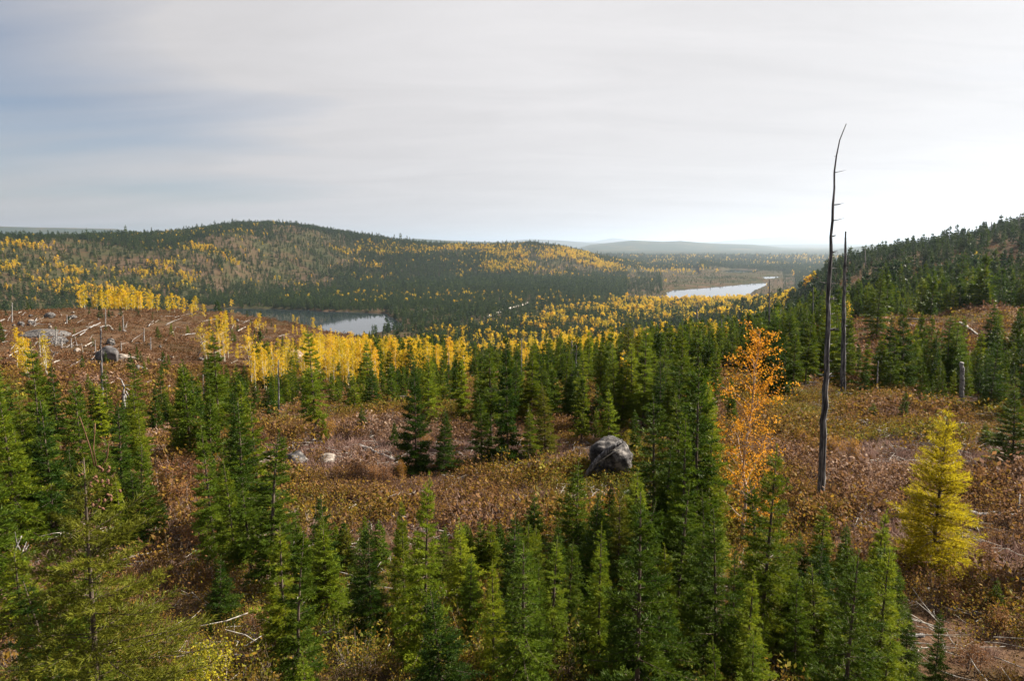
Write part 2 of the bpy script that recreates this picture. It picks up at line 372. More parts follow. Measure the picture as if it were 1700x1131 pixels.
M = {}
M['ground'] = ground_mat()
M['water'] = water_mat()
M['spruce'] = foliage_mat('spruce_needles', [(0.0, (0.012, 0.034, 0.008)), (0.22, (0.032, 0.068, 0.007)), (0.50, (0.090, 0.135, 0.009)), (0.84, (0.27, 0.29, 0.012))], 0.34, 0.5, dim=0.74)
M['spruce_yellow'] = foliage_mat('olive_needles', [(0.0, (0.040, 0.052, 0.006)), (0.4, (0.11, 0.12, 0.010)), (0.84, (0.25, 0.22, 0.018))], 0.40, 0.5)
M['far_dark_spruce'] = foliage_mat('far_dark_needles', [(0.0, (0.008, 0.022, 0.010)), (0.35, (0.022, 0.048, 0.013)), (0.84, (0.085, 0.115, 0.018))], 0.35, 0.5, dim=0.9)  # needle colour darkened for distant trees, against the sun and haze brightening them
M['spruce_bright'] = foliage_mat('fresh_spruce_needles', [(0.0, (0.022, 0.050, 0.007)), (0.25, (0.060, 0.105, 0.008)), (0.50, (0.14, 0.19, 0.012)), (0.84, (0.32, 0.34, 0.018))], 0.38, 0.5, dim=0.85)
M['larch'] = foliage_mat('larch_needles', [(0.0, (0.11, 0.13, 0.008)), (0.4, (0.34, 0.29, 0.012)), (0.84, (0.62, 0.48, 0.02))], 0.5, 0.5)
M['aspen'] = foliage_mat('aspen_leaves', [(0.0, (0.20, 0.20, 0.015)), (0.22, (0.46, 0.36, 0.02)), (0.55, (0.74, 0.50, 0.02)), (0.84, (0.74, 0.38, 0.03))], 0.5, 0.5, patch=(0.02, 0.2))
M['birch'] = foliage_mat('birch_leaves', [(0.0, (0.26, 0.10, 0.02)), (0.35, (0.62, 0.27, 0.02)), (0.84, (0.78, 0.46, 0.035))], 0.5, 0.45)
HEATH = [(0.0, (0.020, 0.036, 0.008)), (0.12, (0.075, 0.100, 0.012)), (0.24, (0.24, 0.21, 0.020)), (0.34, (0.060, 0.048, 0.014)), (0.45, (0.32, 0.19, 0.026)), (0.55, (0.085, 0.044, 0.020)), (0.65, (0.25, 0.13, 0.050)), (0.76, (0.14, 0.080, 0.055)), (0.87, (0.33, 0.21, 0.155)), (1.0, (0.50, 0.38, 0.28))]
M['heath'] = foliage_mat('heath_leaves', HEATH, 0.40, 0.6, patch=(0.09, 0.60), lv=0.38, dim=0.78)
M['heath_brown'] = foliage_mat('brown_heath_leaves', [(0.0, (0.030, 0.038, 0.010)), (0.2, (0.060, 0.036, 0.016)), (0.4, (0.12, 0.058, 0.024)), (0.6, (0.075, 0.036, 0.018)), (0.8, (0.17, 0.095, 0.050)), (1.0, (0.34, 0.25, 0.16))], 0.35, 0.6, patch=(0.05, 0.50), lv=0.40, dim=1.1)
M['twig'] = simple_mat('grey_twigs', (0.10, 0.075, 0.06), (0.25, 0.20, 0.17), (20, 20, 20))
M['bark'] = simple_mat('spruce_bark', (0.035, 0.026, 0.020), (0.10, 0.075, 0.055), (14, 14, 3))
M['birchbark'] = simple_mat('birch_bark', (0.20, 0.12, 0.08), (0.46, 0.36, 0.28), (6, 6, 14))
M['aspenbark'] = simple_mat('aspen_bark', (0.22, 0.20, 0.16), (0.55, 0.52, 0.44), (6, 6, 10))
M['charred'] = simple_mat('weathered_charred_wood', (0.015, 0.014, 0.016), (0.21, 0.20, 0.20), (16, 16, 1.1), 0.8, 0.9, (0.06, 0.056, 0.058))
M['bleached'] = simple_mat('bleached_wood', (0.08, 0.07, 0.06), (0.42, 0.39, 0.35), (1.5, 22, 22), 0.85, 0.6, (0.26, 0.24, 0.215))
M['greywood'] = simple_mat('grey_wood', (0.06, 0.055, 0.055), (0.32, 0.30, 0.29), (1.5, 22, 22), 0.85, 0.6, (0.17, 0.16, 0.155))
M['granite'] = simple_mat('granite', (0.010, 0.010, 0.012), (0.17, 0.155, 0.145), (3.0, 3.0, 3.0), 0.95, 0.8, (0.045, 0.042, 0.042), detail=9)
M['paleslab'] = simple_mat('pale_rock', (0.05, 0.042, 0.036), (0.27, 0.23, 0.20), (1.4, 1.4, 2.2), 0.9, 0.8, (0.16, 0.135, 0.115), detail=9)
M['road'] = simple_mat('pale_gravel', (0.42, 0.36, 0.30), (0.60, 0.54, 0.47), (0.4, 0.4, 0.4), 0.95, 0.2)
M['cone'] = simple_mat('cone_scales', (0.05, 0.025, 0.018), (0.17, 0.08, 0.05), (40, 40, 40))
M['stem'] = simple_mat('bare_leader_bark', (0.05, 0.028, 0.016), (0.16, 0.085, 0.045), (30, 30, 8))


# ------------------------------------------------------------------ mesh helpers
def mesh_np(name, verts, faces, mats, var=None, fmat=None, smooth=False):
    """verts (n,3); faces (m,k) of one size"""
    me = bpy.data.meshes.new(name)
    verts = np.asarray(verts, np.float32); faces = np.asarray(faces, np.int32)
    m, k = faces.shape
    me.vertices.add(len(verts)); me.vertices.foreach_set('co', verts.ravel())
    me.loops.add(m * k); me.loops.foreach_set('vertex_index', faces.ravel())
    me.polygons.add(m); me.polygons.foreach_set('loop_start', np.arange(0, m * k, k, dtype=np.int32))
    if smooth: me.polygons.foreach_set('use_smooth', np.ones(m, bool))
    for mt in mats: me.materials.append(mt)
    if fmat is not None: me.polygons.foreach_set('material_index', np.asarray(fmat, np.int32))
    if var is not None:
        a = me.attributes.new('leafvar', 'FLOAT', 'FACE'); a.data.foreach_set('value', np.asarray(var, np.float32))
    me.update(); me.validate()
    return me


def link(name, data, parent=None, loc=None, rot=None, scale=None):
    o = bpy.data.objects.new(name, data); COL.objects.link(o)
    if parent is not None: o.parent = parent
    if loc is not None: o.location = loc
    if rot is not None: o.rotation_euler = rot
    if scale is not None: o.scale = scale
    return o


def tag(o, label=None, cat=None, group=None, kind=None):
    if label: o['label'] = label
    if cat: o['category'] = cat
    if group: o['group'] = group
    if kind: o['kind'] = kind
    return o


def tube(path, radii, sides=6, rough=0.0, rng=None, cap=True):
    """tapered tube along a path as verts, quads (triangles doubled)"""
    path = np.asarray(path, float); n = len(path)
    d = np.gradient(path, axis=0); d /= np.linalg.norm(d, axis=1)[:, None] + 1e-9
    ref = np.array([0.13, 0.97, 0.2]) if abs(d[0] @ np.array([0.13, 0.97, 0.2])) < 0.8 else np.array([1.0, 0, 0.1])
    V = []
    for i in range(n):
        a = np.cross(d[i], ref); a /= np.linalg.norm(a); b = np.cross(d[i], a)
        th = np.linspace(0, 2 * math.pi, sides, endpoint=False)
        rr = radii[i] * (1 + (rng.uniform(-rough, rough, sides) if rough else 0))
        V.append(path[i] + np.outer(np.cos(th) * rr, a) + np.outer(np.sin(th) * rr, b))
    V = np.concatenate(V); Fc = []
    for i in range(n - 1):
        for k in range(sides):
            k2 = (k + 1) % sides
            Fc.append((i * sides + k, i * sides + k2, (i + 1) * sides + k2, (i + 1) * sides + k))
    if cap:
        c0 = len(V); V = np.vstack([V, path[0], path[-1]])
        for k in range(sides):
            k2 = (k + 1) % sides
            Fc.append((k2, k, c0, c0)); Fc.append(((n - 1) * sides + k, (n - 1) * sides + k2, c0 + 1, c0 + 1))
    return V, np.array(Fc)


def tris(Fq):
    """quads with possible doubled corner -> triangles"""
    Fq = np.asarray(Fq); a = Fq[:, [0, 1, 2]]; b = Fq[:, [0, 2, 3]]
    b = b[b[:, 1] != b[:, 2]]
    return np.vstack([a, b])


class Bag:
    def __init__(s): s.V = []; s.F = []; s.n = 0
    def add(s, V, Fq):
        s.V.append(V); s.F.append(tris(Fq) + s.n); s.n += len(V)
    def mesh(s, name, mat, smooth=True):
        return mesh_np(name, np.concatenate(s.V), np.concatenate(s.F), [mat], smooth=smooth)


# ------------------------------------------------------------------ conifers
def norm(a): return a / (np.linalg.norm(a, axis=-1, keepdims=True) + 1e-9)


def conifer(seed, H=5.0, R=0.95, whorls=22, per=5, n_needles=8000, cover=1.0, low=0.06, droop=0.0, tip=0.45, aspect=4.0,
            thin_top=0.10, uneven=0.28, twigf=1.0, gap=0.12, expo=0.85, trunk_r=0.05, sides=7, hang=0.25, wood_r=1.0):
    """returns (crown verts, crown tris, var), (wood verts, quads)"""
    rng = np.random.default_rng(seed)
    lean = rng.normal(0, 0.022, 2) * H
    def axis(h): return np.stack([lean[0] * h ** 2, lean[1] * h ** 2, h * H], -1)
    S, D, Ln, VV = [], [], [], []          # twigs
    wood = Bag()
    ht = np.linspace(0, 1, 10)
    tr = trunk_r * (1 - ht) ** 0.85 + 0.006
    V, Fq = tube(axis(ht), tr, sides, 0.08, rng); wood.add(V, Fq)
    side_b = rng.uniform(0.55, 1.2, 6)
    for w in range(whorls):
        hw = low + (1 - low - 0.03) * (w + rng.uniform(-0.3, 0.3)) / whorls
        hw = min(max(hw, low * 0.5), 0.985)
        k = per + rng.integers(-1, 2)
        if hw > 1 - thin_top: k = max(3, k - 2)
        a0 = rng.uniform(0, 6.28)
        for b in range(k):
            if rng.random() < gap: continue
            az = a0 + 6.28 * b / k + rng.uniform(-0.35, 0.35)
            h = hw + rng.uniform(-0.02, 0.02)
            h = min(max(h, 0.01), 0.985)
            prof = (1 - h) ** expo
            if h < 0.25: prof *= 0.75 + h
            Lb = R * prof * rng.uniform(1 - uneven, 1 + uneven * 0.7) * side_b[int((az % 6.28) / 6.28 * 6) % 6] + 0.05 * H / 5
            if rng.random() < 0.05: Lb *= 1.35
            el0 = -0.25 - droop + 0.95 * h ** 1.4 + rng.uniform(-0.12, 0.12)
            ns = 7; s = np.linspace(0, 1, ns)
            el = el0 + tip * (s - 0.35) * s
            st = Lb / (ns - 1)
            horiz = np.concatenate([[0], np.cumsum(np.cos(el[:-1]) * st)]); ver = np.concatenate([[0], np.cumsum(np.sin(el[:-1]) * st)])
            p0 = axis(np.array(h)); ca, sa = math.cos(az), math.sin(az)
            pts = np.stack([p0[0] + horiz * ca, p0[1] + horiz * sa, p0[2] + ver], -1)
            if sides > 3:
                V, Fq = tube(pts[::2], np.linspace(0.011, 0.003, 4) * (Lb / 0.8 + 0.35) * wood_r, 3, cap=False); wood.add(V, Fq)
            sidev = np.array([-sa, ca, 0.0])
            spc = 0.075 / twigf * (0.6 + 0.4 * Lb)
            bv = rng.random()
            # outer run of the branch itself
            for q in range(1, ns - 1):
                S.append(pts[q]); D.append(pts[q + 1] - pts[q]); Ln.append(st * 1.05); VV.append(bv)
            m = max(2, int(Lb * 0.85 / spc))
            for t in range(m):
                s_ = 0.12 + 0.86 * (t + rng.uniform(0, 1)) / m
                fi = s_ * (ns - 1); i0 = min(int(fi), ns - 2); pp = pts[i0] + (pts[i0 + 1] - pts[i0]) * (fi - i0)
                dd = norm(pts[i0 + 1] - pts[i0])
                sg = 1 if t % 2 else -1
                lt = (0.30 * Lb * (1 - s_) ** 0.7 + 0.07) * rng.uniform(0.7, 1.25)
                dt = norm(dd * 0.75 + sidev * sg * rng.uniform(0.7, 1.0) + np.array([0, 0, -hang * rng.uniform(0, 1) + 0.12]))
                S.append(pp); D.append(dt); Ln.append(lt); VV.append(bv * 0.6 + 0.4 * rng.random())
                if lt > 0.16:
                    for _ in range(int(lt / 0.09)):
                        q = rng.uniform(0.25, 0.9); d2 = norm(dt + rng.normal(0, 0.55, 3) * np.array([1, 1, 0.5]))
                        S.append(pp + dt * lt * q); D.append(d2); Ln.append(lt * 0.45 * (1 - q * 0.5)); VV.append(rng.random())
    for _ in range(int(6 + 60 * low)):
        h = rng.uniform(0.02, low + 0.10); az = rng.uniform(0, 6.28); L_ = R * rng.uniform(0.12, 0.45); p0 = axis(np.array(h))
        q = np.array([p0, p0 + [math.cos(az) * L_ * 0.5, math.sin(az) * L_ * 0.5, 0.02], p0 + [math.cos(az) * L_, math.sin(az) * L_, -0.12 * L_]])
        V, Fq = tube(q, [0.008, 0.006, 0.002], 3, cap=False); wood.add(V, Fq)
    # leader
    top = axis(np.array(0.93)); S.append(top); D.append(axis(np.array(1.0)) - top); Ln.append(H * 0.085); VV.append(0.6)
    S = np.array(S); D = norm(np.array(D)); Ln = np.array(Ln); VV = np.array(VV)
    tot = Ln.sum(); cnt = np.maximum(1, np.round(Ln / tot * n_needles)).astype(int)
    idx = np.repeat(np.arange(len(S)), cnt); n = len(idx)
    ph = rng.random(n)
    base = S[idx] + D[idx] * (ph * Ln[idx])[:, None]
    rv = norm(rng.normal(0, 1, (n, 3))); perp = norm(rv - (rv * D[idx]).sum(1)[:, None] * D[idx])
    nd = norm(D[idx] * 0.9 + perp * 0.75 + np.array([0, 0, 0.12]))
    A = cover * math.pi * R * H * 1.15
    a = A / n; wd = math.sqrt(2 * a / aspect); ln = wd * aspect
    ln_i = ln * rng.uniform(0.7, 1.25, n); q = norm(np.cross(nd, norm(rng.normal(0, 1, (n, 3))))) * wd * 0.5
    V = np.stack([base - q, base + q, base + nd * ln_i[:, None]], 1).reshape(-1, 3)
    var = np.clip(VV[idx] * 0.75 + rng.random(n) * 0.25, 0, 1)
    return (V, np.arange(n * 3).reshape(-1, 3), var), wood


def conifer_meshes(name, mat, seed, bark=None, **kw):
    (V, Fc, var), wood = conifer(seed, **kw)
    return mesh_np(name + '_crown', V, Fc, [mat], var=var), wood.mesh(name + '_trunk', bark or M['bark'])


def conifer_single(name, mat, seed, **kw):
    """crown and trunk in one mesh, for trees too small in the picture to show parts"""
    (V, Fc, var), wood = conifer(seed, **kw)
    WV = np.concatenate(wood.V); WF = np.concatenate(wood.F) + len(V)
    return mesh_np(name, np.vstack([V, WV]), np.vstack([Fc, WF]), [mat, M['bark']], var=np.concatenate([var, np.full(len(WF), 0.3)]),
                   fmat=np.concatenate([np.zeros(len(Fc)), np.ones(len(WF))]))


# ------------------------------------------------------------------ broadleaved trees
def broadleaf(seed, H=7.0, R=1.3, n_leaves=2500, leaf=0.06, limbs=14, stems=1, low=0.25, up=0.9, trunk_r=0.05, sides=6, droopy=0.5, clump=0.28, lean=None):
    rng = np.random.default_rng(seed)
    wood = Bag(); C, W = [], []
    for s in range(stems):
        lx, ly = rng.normal(0, 0.05 if lean is None else lean, 2) * H; off = rng.normal(0, 0.12, 2) * (stems > 1)
        h = np.linspace(0, 1, 12); wob = np.cumsum(rng.normal(0, 0.008, (12, 2)), 0) * H
        ax = np.stack([off[0] + lx * h ** 1.5 + wob[:, 0], off[1] + ly * h ** 1.5 + wob[:, 1], h * H * (1 if s == 0 else rng.uniform(0.7, 0.95))], -1)
        V, Fq = tube(ax, trunk_r * (1 - h) ** 0.8 + 0.005, sides, 0.06, rng); wood.add(V, Fq)
        for b in range(limbs):
            f = low + (0.98 - low) * (b + rng.random()) / limbs
            fi = f * 11; i0 = min(int(fi), 10); p = ax[i0] + (ax[i0 + 1] - ax[i0]) * (fi - i0)
            prof = math.sin(min(1.0, (1 - f) / (1 - low) * 0.95 + 0.12) * math.pi * 0.62) 
            Lb = R * prof * rng.uniform(0.6, 1.2) + 0.12
            az = b * 2.4 + rng.uniform(-0.5, 0.5); el = up * rng.uniform(0.7, 1.2)
            t = np.linspace(0, 1, 6)
            hz = Lb * t * math.cos(el); vz = Lb * (t * math.sin(el) - 0.12 * t ** 2)
            pts = np.stack([p[0] + hz * math.cos(az), p[1] + hz * math.sin(az), p[2] + vz], -1) + np.vstack([[0, 0, 0], np.cumsum(rng.normal(0, 0.025, (5, 3)) * Lb, 0)])
            V, Fq = tube(pts, np.linspace(trunk_r * 0.32 * (1.1 - f) + 0.004, 0.002, 6), max(3, sides - 3), cap=False); wood.add(V, Fq)
            for q in range(5):
                for _ in range(2):
                    C.append(pts[q + 1] + rng.normal(0, clump * 0.5, 3) * np.array([1, 1, 0.8]) * (Lb / R + 0.2)); W.append(1.0)
        C.append(ax[-1]); W.append(1.0); C.append(ax[-2]); W.append(1.0)
    C = np.array(C); ci = rng.integers(0, len(C), n_leaves)
    keepn = rng.random(len(C)) ** 0.7; ci = rng.choice(len(C), n_leaves, p=keepn / keepn.sum())
    P = C[ci] + rng.normal(0, clump * 0.42, (n_leaves, 3)) * np.array([1, 1, 0.85])
    d = norm(rng.normal(0, 1, (n_leaves, 3)) + np.array([0, 0, -droopy])); s_ = norm(np.cross(d, norm(rng.normal(0, 1, (n_leaves, 3)))))
    L = leaf * rng.uniform(0.7, 1.3, n_leaves)[:, None]
    nrm = np.cross(d, s_)
    V = np.stack([P, P + d * L * 0.5 + s_ * L * 0.36 + nrm * L * 0.1, P + d * L, P + d * L * 0.5 - s_ * L * 0.36 + nrm * L * 0.1], 1).reshape(-1, 3)
    Fq = np.arange(n_leaves * 4).reshape(-1, 4)
    T = np.vstack([Fq[:, [0, 1, 2]], Fq[:, [0, 2, 3]]])
    v = np.clip(rng.random(len(C))[ci] * 0.6 + rng.random(n_leaves) * 0.4, 0, 1); var = np.concatenate([v, v])
    return (V, T, var), wood


def broadleaf_meshes(name, mat, bark, seed, **kw):
    (V, T, var), wood = broadleaf(seed, **kw)
    return mesh_np(name + '_crown', V, T, [mat], var=var), wood.mesh(name + '_trunk', bark)


def broadleaf_single(name, mat, bark, seed, **kw):
    (V, T, var), wood = broadleaf(seed, **kw)
    WV = np.concatenate(wood.V); WF = np.concatenate(wood.F) + len(V)
    return mesh_np(name, np.vstack([V, WV]), np.vstack([T, WF]), [mat, bark], var=np.concatenate([var, np.full(len(WF), 0.3)]),
                   fmat=np.concatenate([np.zeros(len(T)), np.ones(len(WF))]))


# ------------------------------------------------------------------ geometry-nodes scatter for what nobody could count
def scatter(name, points, rotz, scale, pick, sources, label, cat, tilt=None, mats=()):
    """ONE object: a cloud of points that carries instances of the source meshes"""
    n = len(points)
    me = bpy.data.meshes.new(name); me.vertices.add(n); me.vertices.foreach_set('co', np.asarray(points, np.float32).ravel())
    r = np.zeros((n, 3), np.float32); r[:, 2] = rotz
    if tilt is not None: r[:, 0] = tilt[0]; r[:, 1] = tilt[1]
    a = me.attributes.new('irot', 'FLOAT_VECTOR', 'POINT'); a.data.foreach_set('vector', r.ravel())
    sc = np.asarray(scale, np.float32)
    if sc.ndim == 1: sc = np.repeat(sc[:, None], 3, 1)
    a = me.attributes.new('iscale', 'FLOAT_VECTOR', 'POINT'); a.data.foreach_set('vector', sc.ravel().astype(np.float32))
    a = me.attributes.new('ipick', 'INT', 'POINT'); a.data.foreach_set('value', np.asarray(pick, np.int32))
    o = link(name, me); tag(o, label, cat, kind='stuff')
    ng = bpy.data.node_groups.new(name, 'GeometryNodeTree')
    ng.interface.new_socket('Geometry', in_out='INPUT', socket_type='NodeSocketGeometry'); ng.interface.new_socket('Geometry', in_out='OUTPUT', socket_type='NodeSocketGeometry')
    N, L = ng.nodes, ng.links
    gi = N.new('NodeGroupInput'); go = N.new('NodeGroupOutput'); ip = N.new('GeometryNodeInstanceOnPoints')
    toi = N.new('GeometryNodeGeometryToInstance')
    for s in reversed(sources):
        oi = N.new('GeometryNodeObjectInfo'); oi.inputs['Object'].default_value = s; oi.inputs['As Instance'].default_value = False; oi.transform_space = 'ORIGINAL'
        L.new(oi.outputs['Geometry'], toi.inputs[0])
    def attr(nm, ty):
        x = N.new('GeometryNodeInputNamedAttribute'); x.data_type = ty; x.inputs['Name'].default_value = nm
        return [s for s in x.outputs if s.enabled and s.name == 'Attribute'][0]
    L.new(gi.outputs[0], ip.inputs['Points']); L.new(toi.outputs[0], ip.inputs['Instance'])
    ip.inputs['Pick Instance'].default_value = True; L.new(attr('ipick', 'INT'), ip.inputs['Instance Index'])
    er = N.new('FunctionNodeEulerToRotation'); L.new(attr('irot', 'FLOAT_VECTOR'), er.inputs[0]); L.new(er.outputs[0], ip.inputs['Rotation'])
    L.new(attr('iscale', 'FLOAT_VECTOR'), ip.inputs['Scale']); L.new(ip.outputs[0], go.inputs[0])
    md = o.modifiers.new('scatter', 'NODES'); md.node_group = ng
    return o


def source(name, mesh):
    return bpy.data.objects.new(name, mesh)      # never linked to the scene: only carries the mesh for the scatter


# ------------------------------------------------------------------ ground sheet, lakes, road
def build_ground():
    n = NA * NR
    V = np.stack([GX, GY, GZ], -1).reshape(-1, 3)
    i, j = np.meshgrid(np.arange(NA - 1), np.arange(NR - 1), indexing='ij')
    a = (i * NR + j).ravel()
    Fq = np.stack([a, a + NR, a + NR + 1, a + 1], -1)[:, ::-1]
    me = mesh_np('ground', V, Fq, [M['ground']], smooth=True)
    o = link('ground', me); tag(o, 'heath covered ground with hills running to the horizon', 'ground', kind='structure')


build_ground()


def build_lakes():
    for k, poly in enumerate(LAKES):
        pa, pt = ray([p[0] for p in poly], [p[1] for p in poly]); pr = -WATER / pt
        px = pr * np.sin(pa); py = pr * np.cos(pa); cx, cy = px.mean(), py.mean()
        P = []
        for i in range(len(px)):
            d = math.hypot(px[i] - cx, py[i] - cy); s = (d + 42) / d
            P.append((cx + (px[i] - cx) * s, cy + (py[i] - cy) * s, WATER))
        me = bpy.data.meshes.new('lake'); me.from_pydata(P, [], [list(range(len(P)))]); me.materials.append(M['water']); me.update()
        if me.polygons[0].normal.z < 0: me.flip_normals()
        tag(link('lake', me), ['nearest dark lake reflecting the hillside, below the golden trees', 'long bright winding lake beyond the golden trees',
                               'small bright lake in the hazy valley bottom', 'tiny bright pond beside the winding lake'][k], 'lake', kind='structure')


build_lakes()

# ------------------------------------------------------------------ plant meshes by size in the picture
SPK = dict(H=5.0)
kinds = []


def spruce_variants(tagname, seeds, n_needles, whorls, per, **kw):
    out = []
    for i, sd in enumerate(seeds):
        p = dict(H=5.0, R=[1.35, 1.05, 0.85, 1.55, 0.70, 1.2, 0.95, 1.3][i % 8], whorls=whorls, per=per, n_needles=n_needles, droop=[0.0, 0.10, 0.18, -0.08, 0.22, 0.05, 0.14, -0.02][i % 8],
                 gap=[0.12, 0.20, 0.28, 0.14, 0.30, 0.2, 0.36, 0.16][i % 8], low=[0.05, 0.14, 0.22, 0.03, 0.18, 0.06, 0.30, 0.08][i % 8],
                 expo=[1.0, 0.9, 0.75, 1.15, 0.7, 1.2, 0.85, 1.05][i % 8], uneven=[0.35, 0.45, 0.5, 0.3, 0.5, 0.4, 0.55, 0.4][i % 8], tip=[0.45, 0.6, 0.5, 0.35, 0.7, 0.55, 0.6, 0.5][i % 8])
        p.update(kw); out.append(p | dict(seed=sd))
    return out


NEAR = [conifer_meshes('near_spruce', M['spruce'], **p) for p in spruce_variants('n', [11, 12, 13, 14, 15, 16], 42000, 28, 6, cover=1.15, aspect=5.5, twigf=1.15)]
CLOSE = [conifer_meshes('close_spruce', M['spruce'], **p) for p in spruce_variants('c', [21, 22, 23, 24, 25, 26, 27, 28], 15000, 24, 6, cover=1.15, aspect=5)]
MIDS = [conifer_meshes('mid_spruce', M['spruce'], **p) for p in spruce_variants('m', [31, 32, 33, 34, 35, 36, 37, 38], 4200, 22, 5, cover=1.15, aspect=3.6, twigf=0.7, sides=5)]


def stuff_src(name, mesh): return source(name, mesh)


FAR_SP = [stuff_src('far_spruce_source', conifer_single('far_spruce', M['spruce'], **p)) for p in spruce_variants('f', [41, 42, 43, 44, 45, 46], 1300, 18, 5, cover=1.05, aspect=2.8, twigf=0.35, sides=3, trunk_r=0.06)]
MID_SP = [stuff_src('middle_spruce_source', conifer_single('middle_spruce', M['spruce'], **p)) for p in spruce_variants('m', [35, 36, 37, 38, 39, 40], 3200, 22, 5, cover=1.1, aspect=3.4, twigf=0.6, sides=4)]
TINY_SP = [stuff_src('tiny_spruce_source', conifer_single('tiny_spruce', M['far_dark_spruce'], **p)) for p in spruce_variants('t', [51, 52, 53, 54], 230, 10, 4, cover=0.95, aspect=2.2, twigf=0.2, sides=3, trunk_r=0.06, gap=0.05)]
DOT_SP = [stuff_src('dot_spruce_source', conifer_single('dot_spruce', M['far_dark_spruce'], **p)) for p in spruce_variants('d', [61, 62, 63], 70, 6, 3, cover=1.1, aspect=1.8, twigf=0.1, sides=3, trunk_r=0.07, gap=0.0)]

ASP_MID = [broadleaf_meshes('aspen', M['aspen'], M['aspenbark'], 71 + i, H=7, R=[1.25, 1.0, 1.5, 0.9][i], n_leaves=1100, leaf=0.14, limbs=14, stems=[1, 2, 2, 1][i], low=0.16, trunk_r=0.055, sides=5, clump=0.26) for i in range(4)]
ASP_FAR = [broadleaf_single('far_aspen', M['aspen'], M['aspenbark'], 81 + i, H=7, R=[1.3, 1.0, 1.6, 0.9][i], n_leaves=300, leaf=0.34, limbs=10, stems=1, low=0.12, trunk_r=0.06, sides=4, clump=0.42) for i in range(4)]
ASP_FAR_S = [source('far_aspen_source', m) for m in ASP_FAR]
ASP_TINY_S = [source('tiny_aspen_source', broadleaf_single('tiny_aspen', M['aspen'], M['aspenbark'], 91 + i, H=7, R=[1.7, 1.4, 1.9][i], n_leaves=60, leaf=1.15, limbs=5, stems=1, low=0.10, trunk_r=0.07, sides=3, clump=0.6)) for i in range(3)]


# ------------------------------------------------------------------ where things grow
rng = np.random.default_rng(7)


def box(v, a, b, soft):
    return np.clip((v - a) / soft + 0.5, 0, 1) * np.clip((b - v) / soft + 0.5, 0, 1)


def bell(u, v, cu, cv, ru, rv):
    return np.exp(-(((u - cu) / ru) ** 2 + ((v - cv) / rv) ** 2))


def polar_points(r0, r1, dens, a0=-39.0, a1=39.0):
    A = 0.5 * math.radians(a1 - a0) * (r1 ** 2 - r0 ** 2); n = int(A * dens)
    r = np.sqrt(rng.uniform(r0 ** 2, r1 ** 2, n)); a = np.radians(rng.uniform(a0, a1, n))
    x, y = r * np.sin(a), r * np.cos(a); z = height(x, y); u, v = project(x, y, z)
    return x, y, z, r, u, v


